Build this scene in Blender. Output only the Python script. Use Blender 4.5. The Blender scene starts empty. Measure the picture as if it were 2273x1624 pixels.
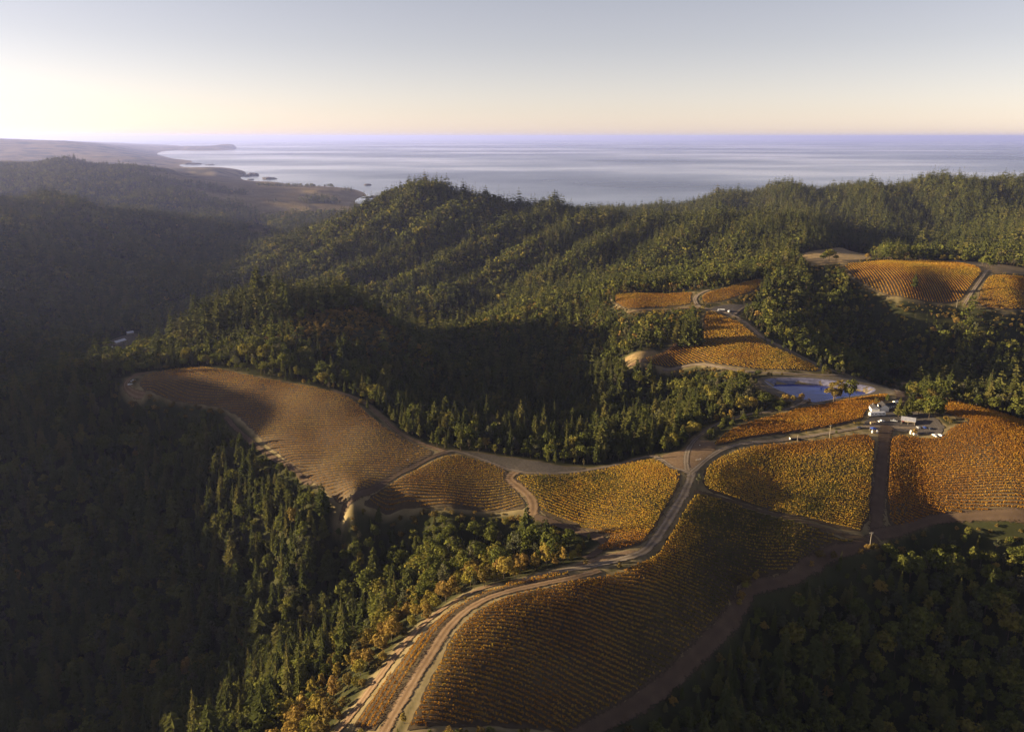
import bpy, bmesh, math, random
import numpy as np
from mathutils import Vector, Matrix, geometry

sc = bpy.context.scene
C = sc.collection
R = math.radians
# ---------------------------------------------------------------- camera
cam_d = bpy.data.cameras.new('camera')
cam = bpy.data.objects.new('camera', cam_d); C.objects.link(cam)
cam.location = (0, 0, 450)
cam.rotation_euler = (R(90 - 16.062), 0, 0)
cam_d.sensor_width = 36.0
cam_d.lens = 36.0 * 1768 / 2273
cam_d.clip_start = 1.0; cam_d.clip_end = 400000
sc.camera = cam
# ---------------------------------------------------------------- sky and sun (late sun, left of the view and a little ahead)
SUN_AZ = 85.0     # degrees left of straight ahead
SUN_EL = 8.0
world = bpy.data.worlds.new('World'); sc.world = world; world.use_nodes = True
nt = world.node_tree
bg = nt.nodes['Background']
sky = nt.nodes.new('ShaderNodeTexSky'); sky.sky_type = 'NISHITA'
sky.sun_disc = False
sky.sun_elevation = R(SUN_EL); sky.sun_rotation = R(-SUN_AZ)
sky.altitude = 450; sky.air_density = 0.7; sky.dust_density = 0.5; sky.ozone_density = 0.0
hs = nt.nodes.new('ShaderNodeHueSaturation'); hs.inputs['Saturation'].default_value = 0.62; hs.inputs['Value'].default_value = 0.93      # moist sea air, the same all over the sky
wb = nt.nodes.new('ShaderNodeMix'); wb.data_type = 'RGBA'; wb.blend_type = 'MULTIPLY'; wb.inputs[0].default_value = 1.0
wb.inputs[7].default_value = (1.09, 0.97, 1.03, 1)      # evening white balance, the same all over the sky
nt.links.new(sky.outputs[0], hs.inputs['Color']); nt.links.new(hs.outputs[0], wb.inputs[6]); nt.links.new(wb.outputs[2], bg.inputs[0])
bg.inputs[1].default_value = 0.05
sun_d = bpy.data.lights.new('sun', 'SUN'); sun_d.energy = 5.0; sun_d.angle = R(0.6); sun_d.color = (1.0, 0.79, 0.48)
sun = bpy.data.objects.new('sun', sun_d); C.objects.link(sun)
to_sun = Vector((-math.sin(R(SUN_AZ)) * math.cos(R(SUN_EL)), math.cos(R(SUN_AZ)) * math.cos(R(SUN_EL)), math.sin(R(SUN_EL))))
sun.rotation_euler = to_sun.to_track_quat('Z', 'Y').to_euler()
sun.location = (-300, 100, 600)
# ---------------------------------------------------------------- exposure and render settings
vs = sc.view_settings
vs.view_transform = 'Standard'; vs.look = 'None'; vs.exposure = 1.88; vs.gamma = 1.0; vs.use_curve_mapping = False
cy = sc.cycles
cy.max_bounces = 5; cy.diffuse_bounces = 2; cy.glossy_bounces = 2; cy.transmission_bounces = 3; cy.volume_bounces = 2; cy.transparent_max_bounces = 6
cy.use_denoising = True
cy.sample_clamp_indirect = 4.0
HAZE_DENSITY = 2.2e-5
HAZE_COLOR = (0.43, 0.50, 1.0)
# ---------------------------------------------------------------- terrain height function
def hash2(ix, iy, seed):
    h = (ix.astype(np.int64) * 374761393 + iy.astype(np.int64) * 668265263 + seed * 1274126177) & 0x7fffffff
    h = ((h ^ (h >> 13)) * 1274126177) & 0x7fffffff
    h = ((h ^ (h >> 16)) * 69069 + 12345) & 0x7fffffff
    return (h & 0xffff) / 65535.0
def vnoise(x, y, seed=0):
    ix = np.floor(x); iy = np.floor(y)
    fx = x - ix; fy = y - iy
    fx = fx * fx * fx * (fx * (fx * 6 - 15) + 10); fy = fy * fy * fy * (fy * (fy * 6 - 15) + 10)
    a = hash2(ix, iy, seed); b = hash2(ix + 1, iy, seed)
    c = hash2(ix, iy + 1, seed); d = hash2(ix + 1, iy + 1, seed)
    return (a + (b - a) * fx) * (1 - fy) + (c + (d - c) * fx) * fy
def fbm(x, y, seed=0, octaves=4):
    s = 0.0; a = 0.5
    for k in range(octaves):
        s = s + a * (vnoise(x, y, seed + k * 17) - 0.5)
        x = x * 2.03 + 11.3; y = y * 2.03 + 7.7; a *= 0.5
    return s
def smooth(a, b, x):
    t = np.clip((x - a) / (b - a), 0, 1)
    return t * t * (3 - 2 * t)
def warp(x, y):
    r = np.sqrt(x * x + y * y) + 1e-6
    k = np.log1p(r / 250.0) / r
    return x * k, y * k
def tps_fit(pts):
    P = np.array(pts, float)
    u, v = warp(P[:, 0], P[:, 1])
    n = len(P)
    d2 = (u[:, None] - u) ** 2 + (v[:, None] - v) ** 2
    K = 0.5 * d2 * np.log(d2 + 1e-12) + 2e-4 * np.eye(n)
    A = np.zeros((n + 3, n + 3)); A[:n, :n] = K
    A[:n, n] = 1; A[:n, n + 1] = u; A[:n, n + 2] = v; A[n:, :n] = A[:n, n:].T
    w = np.linalg.solve(A, np.concatenate([P[:, 2], [0, 0, 0]]))
    return u, v, w
def tps_eval(fit, x, y):
    cu, cv, w = fit
    u, v = warp(x.ravel(), y.ravel())
    out = w[-3] + w[-2] * u + w[-1] * v
    n = len(cu)
    for s in range(0, len(u), 40000):
        d2 = (u[s:s + 40000, None] - cu) ** 2 + (v[s:s + 40000, None] - cv) ** 2
        out[s:s + 40000] += (0.5 * d2 * np.log(d2 + 1e-12)) @ w[:n]
    return out.reshape(x.shape)
def poly_sd(poly, x, y):
    """signed distance to a polygon, negative inside"""
    P = np.array(poly, float)[:, :2]
    best = np.full(x.shape, 1e18); inside = np.zeros(x.shape, bool)
    n = len(P)
    for i in range(n):
        ax, ay = P[i]; bx, by = P[(i + 1) % n]
        ex, ey = bx - ax, by - ay
        t = np.clip(((x - ax) * ex + (y - ay) * ey) / (ex * ex + ey * ey + 1e-9), 0, 1)
        dx = x - ax - t * ex; dy = y - ay - t * ey
        best = np.minimum(best, dx * dx + dy * dy)
        c = ((ay > y) != (by > y)) & (x < (bx - ax) * (y - ay) / ((by - ay) if by != ay else 1e-9) + ax)
        inside ^= c
    d = np.sqrt(best)
    return np.where(inside, -d, d)
def line_dist(line, x, y):
    P = np.array(line, float)[:, :2]
    best = np.full(x.shape, 1e18)
    for i in range(len(P) - 1):
        ax, ay = P[i]; ex, ey = P[i + 1] - P[i]
        t = np.clip(((x - ax) * ex + (y - ay) * ey) / (ex * ex + ey * ey + 1e-9), 0, 1)
        best = np.minimum(best, (x - ax - t * ex) ** 2 + (y - ay - t * ey) ** 2)
    return np.sqrt(best)
def terrain_z(x, y, pond=True):
    x = np.asarray(x, float); y = np.asarray(y, float)
    z = tps_eval(FIT, x, y)
    r = np.hypot(x, y)
    land = smooth(5, 60, z)
    rid = 1 - 2 * np.abs(vnoise(x / 330 + 3.1, y / 330 + fbm(x / 400, y / 400, 5, 2), 3) - 0.5) * 2
    z = z + land * smooth(1250, 2300, r) * (1 - .5 * smooth(4500, 9000, r)) * (fbm(x / 230, y / 230, 1, 4) * (14 + 40 * smooth(-800, -1300, x)) + rid * (3 + 9 * smooth(-800, -1300, x)))
    z = z + land * smooth(3500, 7000, r) * fbm(x / 900, y / 900, 9, 5) * 40
    z = z + smooth(300, 420, np.abs(x - 60)) * smooth(1300, 800, r) * fbm(x / 90, y / 90, 21, 3) * 9
    z = np.where((r > 24000) & (x > -0.335 * y), np.minimum(z, -30.0), z)      # open sea beyond the spit
    # spurs and gullies on the wooded hills
    wob = fbm(x / 300, y / 300, 33, 2) * 90
    def spurs(cx, cy, length):
        w = (x * cx + y * cy + wob) / length
        return 1 - np.abs(((w % 1.0) - 0.5) * 4 - 0)      # -1 in the gullies, +1 on the spurs
    h1 = smooth(-950, -600, x) * smooth(700, 250, x) * smooth(1480, 1750, y) * smooth(2520, 2330, y)
    z = z + h1 * (spurs(.86, -.51, 165) * 15 + spurs(.95, -.3, 61) * 4)
    h2 = smooth(-850, -1150, x) * smooth(1350, 1700, y) * smooth(4200, 3300, y)
    z = z + h2 * (spurs(.75, .66, 310) * 22 + spurs(.6, .8, 120) * 6)
    h3 = smooth(350, 700, x) * smooth(1950, 2250, y) * smooth(4000, 3200, y)
    z = z + h3 * spurs(.96, -.28, 260) * 18
    if pond and POND is not None:
        sd = poly_sd(POND, x, y)
        f = smooth(26, 3, sd)
        z = z * (1 - f) + POND_RIM * f
        z = z - 6.5 * smooth(0.0, -13.0, sd)
    return z
# layout of the place, with an unseen left ridge shaped for its shadow, metres, x right, y ahead
CONTROL = [[-52.8,282.5,210.0],[-26.9,356.1,211.0],[-4.1,386.4,210.5],[21.3,399.8,210.0],[48.2,413.8,209.0],[80.1,432.7,209.0],[109.8,486.5,210.0],[131.9,541.0,214.0],[-33.6,281.6,213.0],[-16.4,327.4,213.0],[0.8,357.0,213.0],[35.3,384.0,212.0],[73.8,410.2,210.5],[-14.8,286.4,209.0],[8.7,295.9,201.0],[34.0,306.9,188.0],[13.7,326.7,206.0],[48.1,341.4,195.0],[26.1,353.4,207.5],[63.6,372.4,200.0],[60.8,389.1,206.0],[103.7,426.5,204.0],[119.7,462.4,206.0],[123.8,417.9,194.0],[162.4,457.2,196.0],[84.4,350.2,183.0],[116.4,385.5,184.0],[140.9,419.4,187.0],[181.0,434.6,190.0],[208.4,463.2,192.0],[233.5,467.3,193.0],[177.3,507.7,203.0],[219.2,493.1,200.0],[249.5,531.0,206.0],[221.2,594.7,212.0],[171.1,582.8,213.0],[296.2,611.8,219.0],[330.8,638.9,221.0],[191.8,633.1,215.0],[262.9,661.8,217.0],[340.1,693.4,219.0],[271.6,505.9,197.0],[307.1,555.1,206.0],[330.4,524.4,209.0],[348.8,497.4,208.0],[376.4,546.9,224.0],[370.2,588.3,226.0],[384.5,668.8,223.0],[405.4,636.2,224.0],[427.6,627.2,220.0],[244.6,483.3,195.0],[296.7,505.0,194.0],[346.8,491.1,201.0],[520.0,600.0,222.0],[600.0,500.0,214.0],[700.0,650.0,205.0],[148.6,405.1,172.0],[202.4,441.4,170.0],[276.9,479.9,180.0],[332.5,472.8,184.0],[152.6,368.4,140.0],[235.0,414.4,150.0],[311.6,429.9,155.0],[219.0,374.0,128.0],[291.0,380.2,130.0],[150.0,180.0,150.0],[0.0,120.0,170.0],[-150.0,60.0,150.0],[400.0,150.0,130.0],[300.0,-100.0,120.0],[-100.0,-300.0,130.0],[0.0,0.0,150.0],[-47.0,359.0,205.0],[-58.2,331.4,205.0],[-73.5,288.0,203.0],[-75.3,362.9,190.0],[-94.6,322.2,184.0],[-23.0,416.3,198.0],[25.8,436.3,203.0],[-180.0,240.0,150.0],[-160.0,300.0,160.0],[-131.6,400.0,145.0],[-141.1,362.4,145.0],[-68.3,449.2,165.0],[-16.9,473.9,180.0],[-132.2,463.5,125.0],[-193.7,459.0,100.0],[-248.3,439.6,80.0],[-74.1,495.0,168.0],[33.2,465.3,198.0],[43.4,449.2,202.0],[19.4,488.5,199.0],[-91.4,508.8,178.0],[-138.3,506.0,183.0],[-42.4,498.2,194.0],[-164.6,561.4,192.0],[-176.9,520.1,150.0],[-124.3,504.9,148.0],[-225.1,564.8,152.0],[-232.0,523.8,110.0],[-331.2,511.1,80.0],[-280.9,563.5,125.0],[-343.1,621.3,135.0],[-380.9,576.7,105.0],[-338.2,461.0,62.0],[-500.0,350.0,62.0],[-450.0,200.0,72.0],[-650.0,500.0,100.0],[-680.0,250.0,130.0],[-54.5,592.2,208.0],[-74.6,563.6,206.0],[-116.0,510.3,200.0],[-171.0,573.9,197.0],[-220.7,631.8,198.0],[-265.2,694.7,201.0],[-355.5,741.5,209.0],[-385.2,768.9,213.0],[-381.8,792.6,215.0],[-321.1,793.9,219.0],[-260.5,764.8,219.0],[-189.9,733.5,218.0],[-147.8,706.4,216.0],[-112.7,655.2,211.0],[-168.0,638.2,207.0],[-225.4,703.5,209.0],[-121.3,593.8,208.5],[-113.6,550.2,204.5],[-141.0,583.7,205.0],[-103.3,593.8,208.5],[-140.8,658.2,212.0],[-153.5,575.2,201.0],[-87.8,559.3,206.0],[-413.2,768.4,206.0],[-450.0,741.4,196.0],[-466.9,693.3,186.0],[-468.2,627.5,170.0],[-326.4,719.1,190.0],[-274.7,659.0,182.0],[-377.1,730.1,172.0],[-398.5,659.8,160.0],[-620.0,650.0,170.0],[-760.0,620.0,160.0],[21.4,551.2,207.0],[-12.7,570.0,207.0],[4.3,511.8,201.0],[80.8,540.8,208.0],[48.6,475.0,201.0],[110.7,560.6,211.0],[-76.5,523.2,199.0],[-34.2,518.0,198.0],[258.6,775.4,211.0],[308.4,786.5,211.0],[345.7,764.5,212.0],[289.4,710.4,212.0],[264.7,738.2,211.0],[241.2,762.1,208.0],[369.4,728.7,215.0],[218.0,757.5,200.0],[174.3,685.9,202.0],[335.3,796.1,212.0],[302.9,841.5,218.0],[291.2,903.2,225.0],[285.4,979.9,231.0],[236.5,1015.7,232.0],[181.4,903.4,213.0],[143.1,859.0,209.0],[225.7,826.5,209.0],[222.8,901.2,219.0],[270.0,812.8,211.0],[169.4,1120.0,232.6],[138.6,1130.0,226.0],[222.7,1130.0,232.6],[272.8,1125.0,241.4],[363.4,1150.0,248.7],[294.4,1060.0,241.1],[186.4,1030.0,228.9],[151.4,1035.0,227.9],[270.2,1010.0,233.2],[129.1,682.8,190.0],[85.2,730.1,172.0],[18.9,717.9,172.0],[-36.3,695.9,185.0],[84.0,863.6,165.0],[-18.6,852.4,158.0],[-74.0,915.5,165.0],[152.7,818.2,180.0],[37.9,1015.8,165.0],[-85.7,1069.3,150.0],[-170.1,1420.1,120.0],[111.9,987.3,185.0],[72.4,1097.0,182.0],[128.0,1150.0,216.7],[43.6,1190.0,194.6],[-25.6,1210.0,172.4],[-67.4,1200.0,156.8],[-271.0,798.8,221.0],[-239.8,823.4,224.0],[-218.7,901.7,227.0],[-202.2,1011.1,233.0],[-167.9,1011.3,218.0],[-131.7,952.9,200.0],[-185.7,836.7,205.0],[-124.8,818.5,185.0],[-204.3,792.8,213.0],[-75.0,706.6,190.0],[-124.8,729.8,200.0],[-107.3,875.5,172.0],[-258.7,1002.2,229.0],[-316.9,1025.2,236.0],[-363.9,1038.7,224.0],[-407.5,1054.3,205.0],[-452.8,1053.4,180.0],[-336.6,933.9,205.0],[-355.0,880.4,203.0],[-394.4,886.0,196.0],[-485.0,1012.9,172.0],[-500.0,1300.0,110.0],[-250.0,1350.0,120.0],[-380.0,1500.0,100.0],[-100.0,1450.0,110.0],[-710.9,1387.5,86.0],[-752.1,1340.8,82.0],[-809.6,1304.5,84.0],[-700.0,1050.0,85.0],[-900.0,1050.0,95.0],[-600.0,1200.0,84.0],[-900.0,1300.0,82.0],[-952.7,1550.0,71.3],[-996.3,1750.0,74.4],[-820.7,1700.0,85.1],[-820.5,2000.0,79.2],[-824.3,2350.0,68.4],[-847.3,2900.0,40.1],[-883.6,3600.0,18.1],[-2083.9,3300.0,194.5],[-1837.6,3250.0,185.9],[-1619.3,3200.0,149.6],[-1410.2,3200.0,107.1],[-1199.6,3250.0,61.9],[-1018.0,3300.0,7.8],[-1701.8,2650.0,169.0],[-1363.3,2450.0,128.6],[-1025.2,2150.0,86.1],[-1200.0,1850.0,128.4],[-1250.1,2350.0,81.8],[-1426.1,2200.0,142.8],[-1126.9,2700.0,50.1],[-988.6,1500.0,101.4],[-2600.0,3200.0,255.0],[-2350.0,2300.0,255.0],[-1900.0,1500.0,235.0],[-1600.0,1000.0,250.0],[-3200.0,2500.0,280.0],[-2600.0,1300.0,270.0],[-2200.0,500.0,270.0],[-3500.0,4000.0,270.0],[-950.0,150.0,200.0],[-955.0,400.0,205.0],[-955.0,500.0,218.0],[-955.0,610.0,240.0],[-960.0,690.0,299.0],[-960.0,770.0,307.0],[-965.0,850.0,290.0],[-980.0,930.0,272.0],[-1000.0,1010.0,245.0],[-1020.0,1100.0,220.0],[-1200.0,770.0,320.0],[-1250.0,1000.0,268.0],[-1350.0,850.0,280.0],[-1500.0,1200.0,230.0],[-1500.0,400.0,330.0],[-1300.0,0.0,270.0],[-258.0,2500.0,294.5],[-116.8,2430.0,259.2],[57.0,2350.0,232.0],[207.9,2270.0,209.3],[342.2,2150.0,205.3],[486.5,2050.0,229.2],[615.8,1950.0,240.0],[708.1,1900.0,229.5],[799.2,1850.0,186.4],[-320.7,2500.0,280.9],[-406.2,2460.0,240.7],[-530.1,2380.0,173.8],[-645.8,2300.0,126.2],[-721.4,2200.0,95.3],[-230.0,2800.0,200.0],[-20.0,2760.0,175.0],[190.0,2700.0,165.0],[-480.0,2800.0,180.0],[420.0,2560.0,150.0],[-800.0,2700.0,90.0],[-176.9,2330.0,260.7],[-275.6,2070.0,193.6],[-361.8,1890.0,143.1],[-428.6,1800.0,126.7],[17.1,2260.0,216.6],[-97.6,2000.0,187.7],[-192.2,1810.0,150.9],[-285.6,1740.0,122.3],[150.2,2170.0,213.9],[14.2,1860.0,184.0],[-92.9,1680.0,136.6],[300.6,2030.0,209.9],[154.7,1720.0,185.4],[42.3,1520.0,154.9],[242.9,1620.0,186.9],[375.2,1600.0,208.4],[448.4,1450.0,214.5],[280.6,1350.0,205.9],[91.3,1400.0,170.0],[-251.1,1580.0,134.1],[-375.2,1650.0,134.5],[-116.6,1480.0,132.4],[159.0,1300.0,205.2],[-50.0,3200.0,120.0],[400.0,3300.0,120.0],[800.0,2800.0,120.0],[1466.1,2900.0,266.5],[1229.9,2900.0,228.6],[1006.2,2950.0,215.2],[1647.5,2800.0,275.8],[1727.4,2700.0,258.6],[868.6,3100.0,193.0],[729.6,3600.0,127.9],[432.1,4000.0,74.5],[1170.5,2420.0,193.4],[983.6,2150.0,143.7],[1253.8,2200.0,186.1],[1000.0,2700.0,196.5],[764.2,2950.0,160.0],[973.1,1750.0,205.6],[1213.8,1900.0,206.1],[1396.8,2200.0,216.7],[844.5,2100.0,180.4],[900.0,4200.0,60.0],[2500.0,2600.0,300.0],[2000.0,4200.0,80.0],[3200.0,4000.0,150.0],[2600.0,1500.0,240.0],[520.3,1200.0,263.4],[633.7,1250.0,259.2],[729.1,1230.0,257.3],[763.7,1180.0,254.3],[530.0,1330.0,255.3],[456.6,1250.0,257.7],[524.9,1060.0,247.3],[616.3,1060.0,246.1],[653.9,1020.0,240.1],[466.3,1060.0,228.7],[382.6,1085.0,233.0],[652.9,1400.0,246.6],[775.7,1420.0,237.2],[884.1,1400.0,238.6],[584.6,1030.0,228.9],[576.1,1000.0,217.6],[477.2,1005.0,192.4],[581.0,930.0,189.1],[403.5,1000.0,205.7],[460.3,900.0,169.8],[512.7,850.0,169.5],[542.9,800.0,175.9],[398.9,885.0,185.4],[632.2,950.0,195.0],[1000.0,1000.0,230.0],[1100.0,800.0,190.0],[1200.0,1300.0,250.0],[-4054.9,6500.0,227.1],[-3696.4,6500.0,237.5],[-3242.4,6300.0,207.1],[-2765.4,6000.0,164.1],[-2242.9,5500.0,93.0],[-1666.6,4700.0,42.4],[-3143.9,5000.0,139.0],[-2390.7,4600.0,113.9],[-1885.6,4300.0,65.3],[-1491.0,4000.0,48.0],[-1196.6,3900.0,3.9],[-2391.7,6800.0,56.4],[-2011.0,6300.0,41.0],[-1894.3,6900.0,35.7],[-1426.6,6500.0,35.1],[-1381.2,5700.0,27.3],[-1492.8,5200.0,41.7],[-915.0,4600.0,25.8],[-1091.4,4700.0,29.5],[-1012.9,4050.0,20.5],[-1054.9,6000.0,-8.0],[-876.5,5500.0,3.1],[-3600.0,6500.0,260.0],[-4500.0,5000.0,250.0],[-6500.0,9000.0,250.0],[-4600.0,9000.0,120.0],[-3500.0,8500.0,110.0],[-2500.0,4150.0,90.0],[-2000.0,3950.0,70.0],[-1500.0,3850.0,55.0],[-1100.0,3850.0,40.0],[-3300.0,4300.0,150.0],[-3464.6,9600.0,69.6],[-3487.3,8600.0,63.2],[-4136.2,9000.0,112.6],[-3076.2,7900.0,65.1],[-7073.8,13500.0,80.4],[-8709.7,14000.0,103.9],[-6641.6,14500.0,76.1],[-7372.5,16500.0,59.5],[-12371.3,20000.0,355.9],[-11280.5,21000.0,318.1],[-10635.7,22000.0,196.4],[-13800.5,24000.0,337.0],[-14000.0,18000.0,380.0],[-9000.0,30000.0,150.0],[-11449.0,26000.0,40.7],[-12112.8,31000.0,92.6],[-11792.8,34000.0,147.3],[-1013.5,6118.0,3.0],[-1213.4,6505.4,3.0],[-1591.7,7295.8,8.0],[-2001.4,7599.9,6.0],[-2470.9,8344.6,3.0],[-3134.6,9380.2,3.0],[-4358.3,12274.2,3.0],[-4830.2,12274.2,3.0],[-5511.7,13455.4,3.0],[-6059.7,15431.3,3.0],[-7181.4,17336.6,3.0],[-9440.3,21814.9,3.0],[-11051.2,27477.7,3.0],[-12724.0,35529.6,3.0],[-13101.9,40623.6,3.0],[-19701.6,55084.1,3.0],[-930.2,7097.9,-30.0],[-1180.4,7716.3,-30.0],[-1843.7,8871.4,-30.0],[-2453.7,9335.8,-30.0],[-3080.2,10424.8,-30.0],[-3999.4,12625.4,-30.0],[-5219.3,15437.7,-30.0],[-7189.6,19414.5,-30.0],[-9176.6,23425.4,-30.0],[-9598.7,30494.4,-30.0],[-12285.2,43622.7,-30.0],[-4638.9,19414.5,-30.0],[1000.0,6500.0,-30.0],[2500.0,6000.0,-30.0],[4500.0,6500.0,-30.0],[6000.0,4500.0,-30.0],[1500.0,5200.0,0.0],[3000.0,5000.0,0.0],[0.0,9000.0,-30.0],[5000.0,12000.0,-30.0],[0.0,20000.0,-40.0],[10000.0,30000.0,-40.0],[-3000.0,45000.0,-40.0],[15000.0,15000.0,-40.0],[-12000.0,60000.0,-40.0],[20000.0,50000.0,-40.0],[30000.0,20000.0,-40.0],[400.0,5000.0,0.0],[100.0,5200.0,0.0],[-15187.8,57298.0,-30.0],[-14850.4,70552.5,-30.0],[-9087.0,70552.5,-30.0],[-9570.7,32682.5,-30.0],[-18825.8,63239.7,-30.0],[-1402.4,70552.5,-30.0],[-12085.6,39817.4,-30.0],[-10129.4,35940.6,-40.0],[-7949.0,33363.4,-40.0],[-6354.9,34604.3,-40.0],[-7517.2,28286.9,-40.0],[-8798.3,26118.3,-30.0],[-5481.5,42500.9,-40.0]]  # ridge out of view at left: crest heights set to shade the vineyards
POND = [[255.01,775.3],[268.81,782.55],[293.73,783.18],[315.34,779.06],[340.38,764.8],[354.47,754.72],[358.01,745.16],[349.42,732.85],[335.59,726.01],[305.75,714.4],[284.69,703.79],[277.31,705.1],[272.6,715.75],[262.61,735.11],[256.03,754.27]]
VINEYARDS = {'strip':([[-70.26,286.87],[-64.05,301.93],[-55.1,325.27],[-45.08,352.17],[-36.32,370.85],[-21.23,382.0],[-6.65,392.29],[13.72,402.29],[32.42,406.17],[31.91,399.02],[13.48,394.54],[-7.77,384.95],[-20.45,375.99],[-33.75,354.74],[-45.01,313.73],[-55.33,279.97]],None),'front':([[-44.87,273.09],[-41.22,290.24],[-35.65,314.16],[-29.42,343.14],[-22.4,358.36],[-13.44,369.03],[0.85,379.7],[20.73,388.14],[44.07,398.27],[68.58,409.76],[85.76,425.91],[95.9,446.99],[108.56,472.58],[123.66,502.06],[129.54,507.56],[156.6,501.76],[186.54,487.73],[212.19,474.16],[228.63,470.14],[219.04,468.02],[205.2,466.84],[190.92,455.44],[173.18,436.7],[153.18,434.5],[137.03,426.41],[128.65,408.98],[109.52,383.92],[85.59,357.19],[60.11,331.22],[30.76,306.17],[27.02,297.47]],[[-37.88,317.67],[37.16,311.95]]),'mid':([[134.05,513.63],[141.23,542.51],[156.4,566.28],[182.98,587.36],[211.32,597.96],[259.9,602.76],[296.55,608.15],[269.99,550.13],[237.2,478.25],[217.53,480.63],[188.34,493.3],[158.1,507.44]],[[133.51,511.21],[233.63,475.44]]),'house':([[158.87,593.86],[176.52,617.92],[199.19,639.09],[230.76,659.87],[259.54,674.54],[299.3,703.3],[334.33,716.73],[353.51,708.82],[343.68,690.44],[317.87,666.09],[305.19,650.37],[298.53,636.53],[289.1,630.23],[255.8,621.36],[216.44,614.5],[187.49,603.88],[166.12,591.26]],[[190.16,608.25],[306.44,651.47]]),'right':([[308.27,607.2],[328.24,597.85],[339.37,591.86],[345.88,595.95],[355.51,606.7],[376.62,612.66],[366.09,627.15],[361.52,670.63],[369.28,695.74],[377.48,685.99],[397.77,685.16],[412.89,661.74],[429.29,648.79],[435.49,628.07],[355.84,491.86],[330.71,500.54],[298.45,508.72],[274.94,498.33],[255.5,486.52],[267.86,522.9],[290.12,569.97]],[[288.74,537.09],[351.78,507.72]]),'left':([[-375.37,764.99],[-375.69,783.99],[-362.9,792.48],[-347.7,801.3],[-318.98,794.7],[-294.47,784.74],[-260.25,763.99],[-220.04,748.3],[-189.31,731.1],[-154.25,707.13],[-138.05,686.8],[-118.36,653.62],[-99.28,629.27],[-75.78,605.42],[-61.54,590.5],[-74.01,573.81],[-93.4,550.94],[-109.08,525.62],[-119.73,520.28],[-129.36,529.89],[-153.1,558.1],[-170.77,580.21],[-190.39,606.1],[-207.84,627.94],[-228.33,657.24],[-250.47,688.72],[-275.33,712.62],[-309.02,733.32],[-348.28,739.56],[-364.78,750.29]],[[-361.84,752.57],[-143.88,698.53]]),'lower':([[-107.47,515.41],[-97.66,534.29],[-79.84,550.79],[-63.26,571.47],[-47.0,587.91],[-26.89,576.72],[-2.22,557.69],[-7.22,547.62],[-0.49,534.29],[7.51,516.96],[10.5,504.61],[-5.22,509.35],[-24.39,513.31],[-43.41,512.53],[-76.3,520.18],[-98.89,519.98]],[[-99.91,527.51],[4.35,521.99]]),'saddle':([[4.55,549.59],[21.33,548.07],[41.78,552.18],[62.87,559.94],[84.73,570.01],[102.66,573.98],[111.54,569.31],[116.43,546.34],[123.98,539.42],[118.2,517.0],[104.26,489.41],[92.23,463.29],[81.71,442.75],[70.85,434.88],[53.12,434.95],[50.31,439.47],[64.04,456.86],[56.32,464.48],[37.47,486.25],[19.65,497.43],[17.57,511.44],[9.29,529.24],[1.84,543.69]],[[31.21,499.79],[66.71,471.48]]),'slope':([[138.02,858.2],[160.74,873.95],[186.17,900.61],[196.14,926.01],[224.21,907.83],[246.66,1003.66],[258.77,1011.02],[272.01,982.81],[280.44,961.26],[284.09,924.72],[287.31,889.82],[301.06,859.08],[320.8,835.26],[331.1,803.52],[286.82,806.16],[252.43,818.46],[227.27,833.08],[208.4,857.52],[173.85,859.45]],[[194.23,893.36],[216.58,843.29]]),'ridge':([[142.54,1130.64],[157.49,1126.96],[203.55,1131.89],[255.9,1111.79],[246.6,1080.11],[240.99,1047.91],[224.12,1041.41],[188.82,1044.94],[156.47,1028.62],[145.16,1069.72]],[[144.64,1075.42],[233.59,1058.61]]),'crest':([[258.45,1072.63],[271.4,1091.74],[300.37,1107.95],[333.79,1137.5],[364.09,1156.71],[357.95,1126.88],[333.22,1089.53],[307.82,1064.75],[284.94,1046.38],[262.6,1040.3],[255.09,1046.69]],[[256.86,1054.64],[310.15,1050.58]]),'far':([[503.85,1213.14],[544.99,1210.41],[627.78,1267.19],[737.56,1363.86],[707.23,1216.43],[686.73,1153.03],[643.17,1094.81],[610.79,1058.44],[597.72,1045.81],[554.89,1044.12],[516.31,1052.38],[496.74,1093.38],[489.59,1139.35]],[[648.1,1226.92],[629.99,1117.54]]),'edge':([[676.95,1120.89],[702.25,1126.64],[758.96,1143.28],[682.74,1016.77],[636.42,1008.15],[609.72,1028.85],[625.37,1052.3],[648.31,1083.73]],[[643.85,1067.43],[681.22,1047.18]])}
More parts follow.
